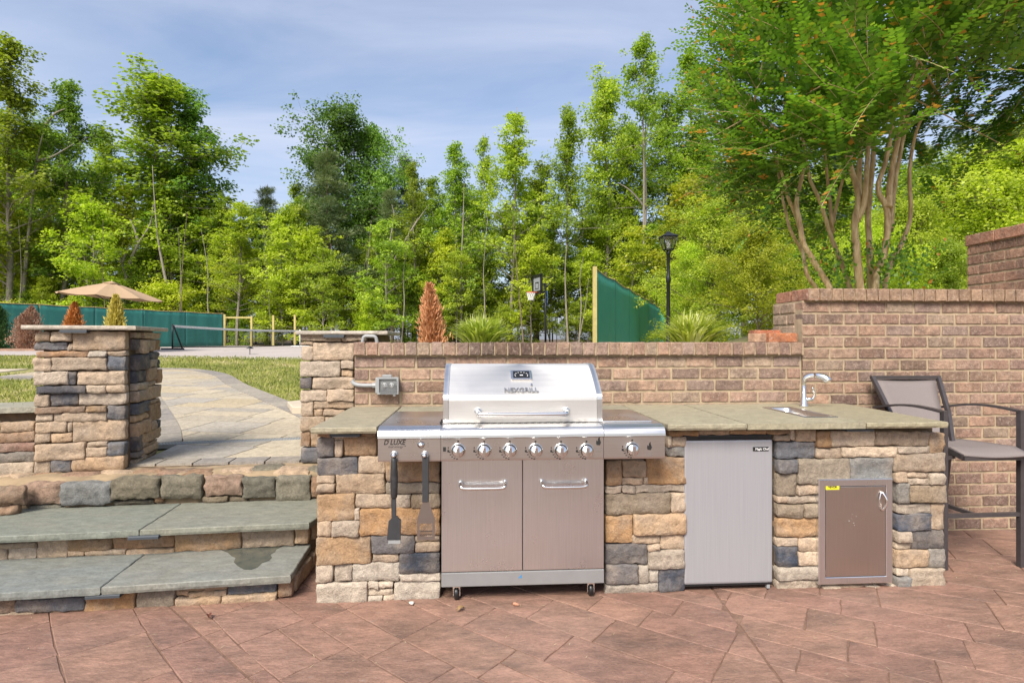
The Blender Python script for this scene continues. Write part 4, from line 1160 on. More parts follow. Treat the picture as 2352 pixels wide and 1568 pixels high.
    pts = catmull([(ax, YL - .004, zh + .008), (ax, YL - .035, zh + .006), (ax + .005, yh + .006, zh + .002), (ax + .028, yh - .004, zh - .002), ((ax + bx) / 2, yh - .008, zh - .003), (bx - .028, yh - .004, zh - .002), (bx - .005, yh + .006, zh + .002), (bx, YL - .035, zh + .006), (bx, YL - .004, zh + .008)], 5)
    h = P(MB().tube(pts, .0125, 16).build('lid_handle', M['tube_steel']), lid)
    for x in (ax, bx):
        P(MB().lathe([(.0, 0), (.019, 0), (.0195, .008), (.016, .016), (.0, .017)], 20, Matrix.Translation((x, YL - .003, zh + .008)) @ Matrix.Rotation(math.radians(90), 4, 'X')).build('handle_collar', M['tube_steel']), lid)
    th = math.atan2(S1.z - S0.z, S1.y - S0.y)
    def on_slope(px, py, off=.0):
        d = ray(px, py); n = Vector((0, -math.sin(th), math.cos(th)))
        p0 = S0 + n * .0055
        s = (p0 - Vector((0, 0, EYE))).dot(n) / d.dot(n)
        return Vector((0, 0, EYE)) + d * s + n * off
    rx = (th, 0, 0)
    c = on_slope(1197, 863)
    g = P(MB().box(-.058, .058, -.040, .040, -.004, .010, .006).build('thermometer', M['tube_steel'], None, c, rx), lid)
    o = put('thermometer_face', MB().box(-.044, .044, -.028, .028, .0, .003).mesh('face', M['black_metal']), None, c + Vector((0, -math.sin(th), math.cos(th))) * .009, rx); P(o, lid)
    mb = MB()
    for k in range(9):
        a = math.radians(200 - 27.5 * k); x, y = .034 * math.cos(a), -.008 + .024 * math.sin(a)
        mb.box(x - .0022, x + .0022, y - .0022, y + .0022, .003, .0036)
    mb.box(-.008, .008, -.012, -.006, .003, .0036)
    o = put('dial_marks', mb.mesh('dial_marks', M['white_ink']), None, c + Vector((0, -math.sin(th), math.cos(th))) * .0092, rx); P(o, lid)
    o = put('lettering', text_mesh('lettering', 'NEXGRILL', .047, m_plain('satin_letters', (.42, .42, .43), .45, 1.0, .02), .003, 0, 1.02, .0006), None, on_slope(1197, 896, .001), rx); o.scale.x = .82; P(o, lid)
    fl = MB().prism([(-.004, 0), (.003, 0), (.006, .010), (.001, .022), (-.001, .014), (-.006, .010)], 0, .003)
    P(put('flame_mark', fl.mesh('flame_mark', M['tube_steel']), None, on_slope(1221, 886, .0), rx), lid)
    # knobs
    def knob(px, py, parent):
        q = on_y(px, py, YP); R90 = Matrix.Rotation(math.radians(90), 4, 'X')
        k = P(MB().lathe([(.0, 0), (.0365, 0), (.0365, .003), (.034, .0065), (.031, .0075), (.0305, .004), (.0, .004)], 32, R90).build('knob', M['tube_steel'], None, q), parent)
        b = MB().lathe([(.0, .006), (.0275, .006), (.0272, .022), (.0245, .027), (.0, .028)], 32, R90).build('knob_body', M['chrome'], None, q); P(b, k)
        gr = MB().box(-.0075, .0075, -.043, -.026, -.024, .024, .0035).build('knob_grip', M['tube_steel'], None, q); P(gr, k)
        rg = MB(); 
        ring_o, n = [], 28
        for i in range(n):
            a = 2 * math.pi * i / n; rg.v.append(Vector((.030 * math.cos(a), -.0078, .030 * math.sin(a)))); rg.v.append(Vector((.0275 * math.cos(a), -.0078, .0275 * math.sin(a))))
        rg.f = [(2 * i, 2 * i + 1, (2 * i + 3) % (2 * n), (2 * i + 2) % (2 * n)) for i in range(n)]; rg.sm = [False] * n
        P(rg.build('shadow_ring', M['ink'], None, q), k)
        mk = MB()
        mk.box(-.053, -.043, -.0012, .0, -.008, .003).box(-.0505, -.0465, -.0013, .0, .008, .018)
        for i in range(5):
            a = math.radians(190 + 18 * i); x, z = .0425 * math.cos(a), .0425 * math.sin(a); mk.box(x - .004, x + .004, -.0012, 0, z - .0022, z + .0022, 0, Matrix.Identity(4))
        P(mk.build('dial_marks', M['ink'], None, q), k)
        zr = MB().lathe([(.0032, 0), (.005, 0), (.005, .001), (.0032, .001)], 14, R90); P(zr.build('off_mark', M['ink'], None, q + Vector((0, 0, .044))), k)
    cp = [c_ for c_ in bpy.data.objects if c_.name.startswith('control_panel')][0]
    for kx in (1052.5, 1112, 1171, 1230, 1288.5, 1347): knob(kx, 1034, cp)
    knob(1452, 1031, r)
    # printed marks
    fd = (math.radians(90), 0, 0)
    def txt(s, px, py, size, m, par, shear=0.0, sx=1.0, bold=0.0, name='lettering'):
        q = on_y(px, py, YP); q.y = YP - .0008
        o = put(name, text_mesh(name, s, size, m, .0003, shear, 1.0, bold), None, q, fd); o.scale.x = sx; P(o, par)
    txt('D LUXE', 905.5, 1016, .034, M['ink'], l, .25, .88, .0008)
    txt('E', 892.5, 1012, .017, M['ink_grey'], l, .2, .8)
    txt('dual energy\u2122', 912, 1025.5, .0145, M['ink'], l, .2, 1.05)
    flame = [(-.010, -.018), (.006, -.02), (.012, -.006), (.005, .012), (.006, .022), (-.003, .014), (-.004, .0), (-.011, .006), (-.013, -.008)]
    for fx_, fy_, par in ((1375, 1013, cp), (1492, 1024, r)):
        q = on_y(fx_, fy_, YP); q.y = YP
        P(put('flame_mark', MB().prism(flame, 0, .0008).mesh('flame_mark', M['ink']), None, q, fd), par)
        mb = MB()
        for k in range(4): mb.box(-.016, .016 - .004 * (k % 2), -.0008, 0, -.034 - k * .006, -.0325 - k * .006)
        P(put('fine_print', mb.mesh('fine_print', M['ink_grey']), None, q), par)
    q = on_y(1021, 1031, YP); q.y = YP
    P(put('light_switch', MB().box(-.007, .007, -.004, 0, -.011, .011, .001).mesh('light_switch', M['ink']), None, q), cp)
    mb = MB()
    for k in range(3): mb.box(-.0, .075 - .01 * k, -.0008, 0, -k * .006, .0012 - k * .006)
    q = on_y(1017, 1010, YP); q.y = YP; P(put('fine_print', mb.mesh('fine_print', M['ink_grey']), None, q), cp)
    q = on_y(967, 1020, YP); R90 = Matrix.Rotation(math.radians(90), 4, 'X')
    P(MB().lathe([(.0, 0), (.018, 0), (.018, .004), (.013, .006), (.012, .014), (.0, .015)], 24, R90).build('igniter_button', M['tube_steel'], None, q), l)
    q = on_y(983, 1021, YP); q.y = YP
    P(put('battery_mark', MB().box(-.004, .004, -.0008, 0, -.010, -.0085).box(-.004, .004, -.0008, 0, .007, .0085).box(-.004, -.003, -.0008, 0, -.009, .008).box(.003, .004, -.0008, 0, -.009, .008).mesh('battery_mark', M['ink_grey']), None, q), l)
    hooks = []
    for hx_ in (905.5, 975.5):
        q = on_y(hx_, 1043, YP)
        P(MB().lathe([(.0, 0), (.006, 0), (.006, .022), (.011, .026), (.009, .034), (.0, .036)], 18, R90).build('tool_hook', M['chrome'], None, q), l)
        hooks.append(q)
    # hanging tools
    def loop(par, x, y, z):
        pts = [(x + .016 * math.sin(a), y, z + .016 - .03 * (1 - math.cos(a)) / 2 * 1.2) for a in [2 * math.pi * k / 16 for k in range(17)]]
        MB().tube(pts, .0022, 8, False).build('hang_loop', M['chrome'], par)
    q = hooks[0]; Y0 = YP - .016; k = lambda px, py: (on_y(px, py, Y0).x, on_y(px, py, Y0).z)
    s = empty('grill_brush', (q.x, Y0, q.z), 0, 'charcoal grill brush with a scorched handle hanging from the grill shelf', 'grill brush')
    z = lambda py: on_y(907, py, Y0).z - q.z
    char = m_plain('scorched_plastic', (.03, .03, .032), .55, 0, .5, 40)
    MB().tube([(0, 0, z(1046)), (.001, 0, z(1060)), (.002, 0, z(1100)), (.001, 0, z(1140)), (.001, 0, z(1142))], [.011, .015, .019, .016, .014], 14).build('handle', char, s)
    MB().box(-.0105, .0115, -.008, .008, z(1186), z(1140), .003).build('neck', M['char_plastic'], s)
    w = lambda px, py: ((on_y(px, py, Y0).x - q.x), z(py))
    out = [w(901, 1185), w(913, 1185), w(916, 1190), w(921, 1194), w(920, 1238), w(889, 1238), w(893, 1195), w(898, 1191)]
    mb = MB(); mb.prism([(x, -zz) for x, zz in out], -.007, .007, Matrix.Rotation(math.radians(-90), 4, 'X') @ Matrix.Scale(-1, 4, (0, 0, 0)) if False else Matrix(((1, 0, 0, 0), (0, 0, 1, 0), (0, -1, 0, 0), (0, 0, 0, 1))))
    mb.build('head', M['char_plastic'], s)
    MB().box(w(892, 1240)[0], w(920, 1240)[0], -.004, .012, w(900, 1247)[1], w(900, 1238)[1] + .002).build('bristles', M['pvc'], s)
    loop(s, 0, .0, -.002)
    q = hooks[1]
    s = empty('slotted_spatula', (q.x, Y0, q.z), 0, 'slotted metal spatula with a black handle hanging from the grill shelf', 'spatula')
    z = lambda py: on_y(977, py, Y0).z - q.z
    w = lambda px, py: ((on_y(px, py, Y0).x - q.x), z(py))
    MB().box(w(970, 1100)[0], w(985, 1100)[0], -.010, .010, z(1152), z(1046), .004).build('handle', M['char_plastic'], s)
    sp = m_steel('tool_steel', .40, .35, 0, (1, .93, .88))
    Mx = Matrix(((1, 0, 0, 0), (0, 0, 1, 0), (0, -1, 0, 0), (0, 0, 0, 1)))
    bl = MB(); bl.prism([(x, -zz) for x, zz in [w(971, 1152), w(985, 1152), w(999, 1191), w(958, 1191)]], -.001, .001, Mx)
    (ax_, az), (bx_, bz) = w(958, 1191), w(999, 1239)
    bl.box(ax_, bx_, -.001, .001, az - .022, az + .0).box(ax_, bx_, -.001, .001, bz, bz + .016).box(ax_, ax_ + .012, -.001, .001, bz + .016, az - .022).box(bx_ - .012, bx_, -.001, .001, bz + .016, az - .022)
    bl.box(ax_ + .012, bx_ - .012, -.001, .001, (az + bz) / 2 - .012, (az + bz) / 2 - .006)
    for kk in range(-3, 9):                              # slanted bars between the slots
        x0 = ax_ + .012 + kk * .0095; zz0, zz1 = bz + .016, az - .022; sl = (zz1 - zz0) * 1.0
        pl = [(x0, zz0), (x0 + .004, zz0), (x0 + .004 + sl, zz1), (x0 + sl, zz1)]
        pl = clip_poly(pl, [(ax_ + .012, zz0), (bx_ - .012, zz0), (bx_ - .012, zz1), (ax_ + .012, zz1)])
        if len(pl) > 2: bl.prism([(x, -zz) for x, zz in pl], -.001, .001, Mx)
    bl.build('blade', sp, s)
    loop(s, 0, .0, -.002)
build_grill()

# ---- fridge and access door
def build_fridge():
    Y = 2.945
    x0, x1 = on_y(1572, 1200, Y).x, on_y(1775, 1200, Y).x
    z0, z1, z2 = .025, on_y(1670, 1010, Y).z, on_y(1670, 999, Y).z
    t = empty('mini_fridge', ((x0 + x1) / 2, Y + .25, 0), 0, 'compact grey steel fridge set into the stone counter', 'fridge')
    bpy.context.view_layer.update(); P = lambda o, par=t: child_world(o, par)
    P(MB().box(x0 + .006, x1 - .006, Y + .055, 3.48, .02, z2 - .003, .004).build('body', M['black']))
    d = P(MB().box(x0, x1, Y, Y + .05, z0 + .012, z1, .011).build('door', M['fridge']))
    P(MB().box(x0 + .001, x1 - .001, Y + .004, Y + .05, z1 - .004, z2, .006).build('top_trim', M['black']), d)
    P(MB().box(x0 + .08, x1 - .08, Y - .002, Y + .03, z1 + .001, z1 + .010, .003).build('grip', M['black']), d)
    P(MB().box(x0 + .002, x1 - .002, Y + .004, Y + .06, z0, z0 + .014, .003).build('bottom_trim', M['black']), d)
    P(MB().box(x1 - .03, x1 - .012, Y + .005, Y + .03, .004, z0 + .002, .002).build('hinge', M['pvc']))
    for fx_ in (x0 + .04, x1 - .05): P(MB().box(fx_, fx_ + .03, Y + .06, Y + .09, 0, .03, .003).build('foot', M['black']))
    a, b = on_y(1729, 1026, Y), on_y(1765, 1035, Y)
    bd = P(MB().box(a.x, b.x, Y - .003, Y, b.z, a.z, .001).build('badge', M['ink']), d)
    P(put('lettering', text_mesh('lettering', 'Magic Chef', .0165, M['white_ink'], .0003, .15, 1, .0004), None, (((a.x + b.x) / 2 + .005), Y - .0035, (a.z + b.z) / 2), (math.radians(90), 0, 0)), d)
build_fridge()
def build_access_door():
    Y = 2.918
    a, b = on_y(1881, 1101, Y), on_y(2051, 1338, Y)
    x0, x1, z1, z0 = a.x, b.x, a.z, b.z
    t = empty('access_door', ((x0 + x1) / 2, Y, (z0 + z1) / 2), 0, 'framed stainless steel access door with yellow label in the stone counter', 'access door')
    bpy.context.view_layer.update(); P = lambda o, par=t: child_world(o, par)
    w = .038
    bm = bmesh.new()
    def ring(i, y): return [bm.verts.new(p) for p in ((x0 + i, y, z0 + i), (x1 - i, y, z0 + i), (x1 - i, y, z1 - i), (x0 + i, y, z1 - i))]
    R = [ring(0, Y + .07), ring(0, Y + .004), ring(.004, Y), ring(w - .003, Y), ring(w, Y + .003), ring(w, Y + .03)]
    for k in range(len(R) - 1):
        for i in range(4): bm.faces.new((R[k][i], R[k][(i + 1) % 4], R[k + 1][(i + 1) % 4], R[k + 1][i]))
    bmesh.ops.recalc_face_normals(bm, faces=bm.faces[:])
    me = bpy.data.meshes.new('frame'); bm.to_mesh(me); bm.free(); me.materials.append(M['steel_v'])
    P(put('frame', me))
    P(MB().box(x0 + w, x1 - w, Y + .028, Y + .034, z0 + w, z1 - w).build('backing', M['ink']))
    d = P(MB().box(x0 + w + .0025, x1 - w - .0025, Y + .002, Y + .026, z0 + w + .0025, z1 - w - .0025, .002).build('door', m_steel('door_steel', .56, .30, 2, (1, .90, .82))))
    c = on_y(2024, 1150, Y)
    pts = []
    for s in (-1, 1):
        arc = [(c.x + s * .016 * math.sin(math.pi * k / 10), Y - .002 - .02 * math.sin(math.pi * k / 10) * (1 if s > 0 else .35), c.z - .053 + .106 * k / 10) for k in range(11)]
        pts.append(arc)
    mb = MB(); mb.tube(pts[1], [.0028] + [.0055] * 9 + [.0028], 10); mb.tube(pts[0], .003, 8)
    P(mb.build('handle', M['chrome']), d)
    a, b = on_y(1897, 1113, Y), on_y(1928, 1124, Y)
    P(MB().box(a.x, b.x, Y + .0008, Y + .002, b.z, a.z).build('label', M['yellow']), d)
    P(put('lettering', text_mesh('lettering', 'VEVOR', .0155, M['ink'], .0002, 0, 1.0, .0006), None, ((a.x + b.x) / 2, Y + .0005, (a.z + b.z) / 2), (math.radians(90), 0, 0)), d)
    mb = MB()
    rnd = random.Random(4)
    for k in range(7):
        q = on_y(1958 + 10 * math.sin(k * 1.7) * (1 - k / 14), 1180 + k * 5.2, Y); s = rnd.uniform(.0005, .0013); mb.box(q.x - s, q.x + s, Y + .0012, Y + .002, q.z - s * rnd.uniform(.6, 2), q.z + s)
    P(mb.build('scuff_marks', M['white_ink']), d)
build_access_door()

# ---- bar chair
def cw(X, D, z): return Vector((X * RX + D * WX, X * RY + D * WY, z))
def build_chair():
    t = empty('bar_chair', cw(2.73, 3.52, 0), 0, 'tall bar chair with taupe sling seat beside the counter end', 'chair')
    bpy.context.view_layer.update(); P = lambda o, par=t: child_world(o, par)
    def bar(pts, w, d, name, m=M['bronze'], par=t):
        mb = MB(); pts = [Vector(p) for p in pts]; v = []; f = []
        side = cw(1, .12, 0) - cw(0, 0, 0); side.normalize()
        for i, p in enumerate(pts):
            tg = (pts[min(i + 1, len(pts) - 1)] - pts[max(i - 1, 0)]).normalized()
            s_ = (side - tg * side.dot(tg))
            if s_.length < .2: s_ = Vector((0, 0, 1)) - tg * tg.z
            s_.normalize()
            n_ = tg.cross(s_)
            for a, b in ((-1, -1), (1, -1), (1, 1), (-1, 1)): v.append(p + s_ * a * w / 2 + n_ * b * d / 2)
        for i in range(len(pts) - 1): f += [(i * 4 + k, i * 4 + (k + 1) % 4, i * 4 + 4 + (k + 1) % 4, i * 4 + 4 + k) for k in range(4)]
        f += [(3, 2, 1, 0), tuple(len(pts) * 4 - 4 + k for k in range(4))]
        mb.add(v, f); return P(mb.build(name, m), par)
    FL, FR, RL, RR = (2.522, 3.305), (3.005, 3.345), (2.44, 3.80), (2.90, 3.82)
    for X, D in (FL, FR): bar([cw(X, D, 0), cw(X, D, .925)], .028, .028, 'leg')
    for X, D in (RL, RR): bar([cw(X, D + .02, 0), cw(X, D - .06, .60), cw(X + .01, D - .12, .68)], .028, .028, 'leg')
    for (a, b) in ((FL, RL), (FR, RR)):
        pts = []
        for k in range(9):
            s = k / 8; X, D = a[0] + (b[0] - a[0]) * s, a[1] + (b[1] - a[1]) * s
            pts.append(cw(X, D, .918 - .03 * s + .028 * math.sin(math.pi * s)))
        bar(pts, .038, .013, 'armrest')
    # backrest frame and sling
    bl, br = (2.52, 3.62), (2.835, 3.64)
    tl, tr_ = (2.462, 3.865), (2.925, 3.885)
    lo, hi = .66, 1.085
    bar([cw(*bl, lo), cw((bl[0] + tl[0]) / 2 - .01, 3.72, .87), cw(*tl, hi)], .024, .024, 'back_post')
    bar([cw(br[0], br[1], lo), cw((br[0] + tr_[0]) / 2 + .005, 3.745, .87), cw(*tr_, hi)], .024, .024, 'back_post')
    bar([cw(tl[0] - .012, tl[1], hi), cw(tr_[0] + .012, tr_[1], hi)], .022, .022, 'back_rail')
    def sheet(A, B, C_, D_, n, sag, name, th=.006):
        v = []; f = []
        for j in range(n + 1):
            for i in range(n + 1):
                s, r = i / n, j / n
                p = (A.lerp(B, s)).lerp(D_.lerp(C_, s), r); p = p + sag * (math.sin(math.pi * s) * .6 + .4 * math.sin(math.pi * r))
                v.append(p)
        f = [(j * (n + 1) + i, j * (n + 1) + i + 1, (j + 1) * (n + 1) + i + 1, (j + 1) * (n + 1) + i) for j in range(n) for i in range(n)]
        o = put(name, mesh_from(name, v, f, M['sling'], True)); md = o.modifiers.new('thickness', 'SOLIDIFY'); md.thickness = th; md.offset = 0
        return P(o)
    e = .02
    sheet(cw(bl[0] + e, bl[1], lo + .02), cw(br[0] - e, br[1], lo + .02), cw(tr_[0] - e, tr_[1], hi - .015), cw(tl[0] + e, tl[1], hi - .015), 8, cw(0, .02, 0) - cw(0, 0, 0), 'back_sling')
    # seat
    sl, sr = (2.60, 3.27), (2.985, 3.30)
    for A, B in ((sl, (2.53, 3.70)), (sr, (2.93, 3.72))):
        bar([cw(A[0], A[1] - .01, .665), cw(A[0] * .8 + B[0] * .2, A[1] * .8 + B[1] * .2, .692), cw(*B, .675)], .03, .03, 'seat_rail')
    v = []; f = []; n = 10
    for j in range(n + 1):
        r = j / n
        for i in range(n + 1):
            s = i / n
            X = (sl[0] + (sr[0] - sl[0]) * s) * (1 - r) + (2.53 + .40 * s) * r; D = 3.255 * (1 - r) + 3.70 * r
            z = .66 + .036 * smooth(r * 5) - .012 * math.sin(math.pi * s) - .02 * r
            v.append(cw(X, D, z + .014))
    f = [(j * (n + 1) + i, j * (n + 1) + i + 1, (j + 1) * (n + 1) + i + 1, (j + 1) * (n + 1) + i) for j in range(n) for i in range(n)]
    o = P(put('seat_sling', mesh_from('seat_sling', v, f, M['sling'], True))); md = o.modifiers.new('thickness', 'SOLIDIFY'); md.thickness = .012; md.offset = 0
    bar([cw(sl[0], 3.262, .655), cw(sr[0], 3.29, .655)], .022, .022, 'seat_front_rail')
    for X, D, A in ((FL[0], FL[1], sl), (FR[0], FR[1], sr)): bar([cw(X, D + .02, .64), cw(A[0], A[1] + .06, .655)], .02, .02, 'bracket')
    bar([cw(*FL, .312), cw(*FR, .312)], .022, .022, 'footrest')
    bar([cw(*RL, .33), cw(*RR, .33)], .024, .024, 'rear_stretcher')
    bar([cw(2.62, 3.78, .335), cw(2.72, 3.33, .312)], .022, .022, 'centre_stretcher')
build_chair()

# ================================================================ GARDEN AND COURT OBJECTS
def hazel(n=0): pass
def leaf_mesh(name, C, A, N, L, W, tint, m, fold=0.0):
    """leaves as four-cornered blades: base C, axis A, normal N (numpy arrays)"""
    C = np.asarray(C, float); A = np.asarray(A, float); N = np.asarray(N, float)
    A = A / np.maximum(np.linalg.norm(A, axis=1, keepdims=True), 1e-6)
    S = np.cross(N, A); S /= np.maximum(np.linalg.norm(S, axis=1, keepdims=True), 1e-6)
    L = np.asarray(L)[:, None]; W = np.asarray(W)[:, None]
    k = len(C); v = np.empty((k, 4, 3))
    v[:, 0] = C; v[:, 1] = C + A * L * .45 + S * W * .5; v[:, 2] = C + A * L; v[:, 3] = C + A * L * .45 - S * W * .5
    me = bpy.data.meshes.new(name)
    me.vertices.add(4 * k); me.vertices.foreach_set('co', v.reshape(-1).astype(np.float32))
    me.loops.add(4 * k); me.loops.foreach_set('vertex_index', np.arange(4 * k, dtype=np.int32))
    me.polygons.add(k); me.polygons.foreach_set('loop_start', np.arange(0, 4 * k, 4, dtype=np.int32))
    try: me.polygons.foreach_set('loop_total', np.full(k, 4, np.int32))
    except Exception: pass
    at = me.attributes.new('tint', 'FLOAT', 'POINT'); at.data.foreach_set('value', np.repeat(np.asarray(tint, np.float32), 4))
    me.materials.append(m); me.update(calc_edges=True); me.validate()
    return me

def arborvitae(px, py_top, D, base_z, w, m, label, seed, spikes=1, cat='shrub'):
    p = at_d(px, py_top, D); g = base_z if base_z is not None else ground_z(p.x, p.y); H = p.z - g
    t = empty('columnar_shrub', (p.x, p.y, g), 0, label, cat, 'columnar shrubs')
    rs = np.random.RandomState(seed); n = 6500
    z = rs.rand(n) ** .85 * H
    a = rs.rand(n) * 2 * np.pi
    prof = np.interp(z / H, [0, .06, .2, .55, .8, .93, 1.0], [.5, .85, 1, .86, .55, .28, .03])
    lob = 1 + .30 * np.sin(a * 3 + z * 6 + seed) + .28 * np.sin(a * 5 - z * 11) + .34 * rs.randn(n)
    r = w / 2 * prof * lob * np.sqrt(rs.rand(n) * .75 + .25)
    off = np.zeros((n, 3))
    if spikes > 1:
        s = rs.randint(0, spikes, n); hf = np.array([1.0, .82, .7][:spikes])[s]; z = z * hf
        ang = s * 2.4 + seed; off[:, 0] = np.cos(ang) * w * .20 * (z / H); off[:, 1] = np.sin(ang) * w * .2 * (z / H)
    C = np.stack([r * np.cos(a), r * np.sin(a), z], 1) + off
    A = np.stack([np.cos(a) * .45, np.sin(a) * .45, np.ones(n)], 1) + rs.randn(n, 3) * .25
    N = np.stack([np.cos(a + 1.2), np.sin(a + 1.2), np.zeros(n)], 1) + rs.randn(n, 3) * .5
    me = leaf_mesh('foliage', C, A, N, rs.uniform(.05, .10, n) * H / 1.3, rs.uniform(.012, .026, n) * H / 1.3, rs.rand(n) * .95, m)
    put('foliage', me, t)
    MB().tube([(0, 0, -.05), (0, 0, H * .5), (0, 0, H * .85)], [.03, .02, .006], 6).build('stem', M['bark_dark'], t)
arborvitae(63, 706, 19.5, None, .62, M['dead_brown'], 'dead brown arborvitae standing in mulch against the green screen', 1, 2)
arborvitae(170, 697, 17.0, None, .40, M['dead_orange'], 'dead bright orange arborvitae behind the pillar with the umbrella', 2, 2)
arborvitae(266, 682, 15.0, None, .34, M['dead_yellow'], 'yellowing arborvitae right under the umbrella behind the pillar', 3)
arborvitae(992, 658, 10.5, None, .34, M['dead_salmon'], 'dead salmon orange arborvitae between the pillar and the grass clump', 4, 2)
arborvitae(-8, 700, 19.5, None, .6, M['green_spray'], 'green arborvitae against the green screen beside the dead brown one', 5)

def grass_clump(px, D, w_px, top_py, label, seed, lean=0.0, n=620, ratio=1.0):
    p = at_d(px, 784, D); g = ground_z(p.x, p.y) - .02
    R = w_px / 2 / FPX * D; Ht = EYE + (784 - top_py) / FPX * D - g
    t = empty('ornamental_grass', (p.x, p.y, g), 0, label, 'ornamental grass', 'grass clumps behind the low brick wall')
    rs = random.Random(seed); v = []; f = []; tint = []
    for i in range(n):
        a = rs.random() * 2 * math.pi; q = rs.random() ** .6
        r1 = R * q * rs.uniform(.75, 1.05); h = Ht * (1.05 - .42 * q ** 1.6) * rs.uniform(.75, 1.05)
        b = Vector((math.cos(a), math.sin(a), 0)); s = Vector((-b.y, b.x, 0)); wd = rs.uniform(.010, .017) * ratio
        b0 = b * R * .22 * rs.random() + s * rs.uniform(-.1, .1) * R; k = len(v); m_ = 6; tn = rs.random()
        for j in range(m_ + 1):
            u = j / m_
            pt = b0 + b * (r1 * (u ** 1.5)) + Vector((lean * u * u, 0, h * (math.sin(u * 1.75) / math.sin(1.5) if q > .45 else u * (1.12 - .12 * u))))
            ww = wd * (1 - u ** 2.2) + .0008
            v += [pt - s * ww, pt + s * ww]; tint += [max(0, min(1, tn * .9 + u * .15))] * 2
        f += [(k + 2 * j, k + 2 * j + 1, k + 2 * j + 3, k + 2 * j + 2) for j in range(m_)]
    me = mesh_from('blades', v, f, M['blade'], True)
    at = me.attributes.new('tint', 'FLOAT', 'POINT'); at.data.foreach_set('value', tint)
    put('blades', me, t)
    MB().lathe([(.0, -.06), (R * .3, -.05), (R * .26, .05), (0, .09)], 12).build('root_crown', M['grout'], t)
grass_clump(1105, 6.6, 205, 722, 'upright yellow green strap leaf clump beside the salmon dead shrub', 3)
grass_clump(1588, 6.2, 225, 716, 'arching variegated strap leaf clump below the lamp post', 8, .05)

def build_umbrella():
    D = 18.0
    ap = at_d(254, 648, D); g = ground_z(ap.x, ap.y); R = 105 / FPX * D; zr = EYE + (784 - 681) / FPX * D
    t = empty('patio_umbrella', (ap.x, ap.y, g), 0, 'open tan canvas patio umbrella behind the pillar', 'umbrella')
    H = ap.z - g; hr = zr - g; tl = Matrix.Translation((0, 0, hr)) @ Matrix.Rotation(math.radians(4.5), 4, 'Y') @ Matrix.Translation((0, 0, -hr))
    v = [tl @ Vector((0, 0, H))]; f = []; n = 8; m_ = 6
    for k in range(n * 4):
        a = 2 * math.pi * k / (n * 4) + .3; fr = (k % 4) / 4
        for j in range(1, m_ + 1):
            u = j / m_; rr = R * u * (math.cos(math.pi / n) / math.cos((fr - .5) * 2 * math.pi / n) if True else 1)
            sag = .05 * math.sin(math.pi * fr) * u
            v.append(tl @ Vector((rr * math.cos(a), rr * math.sin(a), H - (H - hr) * (u ** 1.12) - sag)))
    for k in range(n * 4):
        k2 = (k + 1) % (n * 4); f.append((0, 1 + k * m_, 1 + k2 * m_))
        f += [(1 + k * m_ + j, 1 + k * m_ + j + 1, 1 + k2 * m_ + j + 1, 1 + k2 * m_ + j) for j in range(m_ - 1)]
    o = put('canopy', mesh_from('canopy', v, f, M['canvas']), t); md = o.modifiers.new('thickness', 'SOLIDIFY'); md.thickness = .012
    cap = MB().lathe([(.24, -.055), (.25, -.045), (.02, .03), (.0, .05)], 16); cap.v = [tl @ (q + Vector((0, 0, H))) for q in cap.v]; cap.build('vent_cap', M['canvas'], t)
    for k in range(n):
        a = 2 * math.pi * k / n + .3
        e = Vector((R * .99 * math.cos(a), R * .99 * math.sin(a), hr - .005)); tp = Vector((0, 0, H - .05)); md_ = tp.lerp(e, .55); md_.z += .0
        r_ = MB().tube([tl @ (tp), tl @ (md_ + Vector((0, 0, .0))), tl @ e], .009, 6).build('rib', M['bronze'], t)
        MB().tube([tl @ Vector((0, 0, hr - .18)), tl @ md_], .008, 6).build('strut', M['bronze'], r_)
    MB().tube([(0, 0, .05), (0, 0, H - .02)], .022, 10).build('pole', M['bronze'], t)
    MB().lathe([(.0, 0), (.26, 0), (.26, .05), (.08, .09), (.03, .25), (0, .25)], 24).build('base', M['black_metal'], t)
build_umbrella()

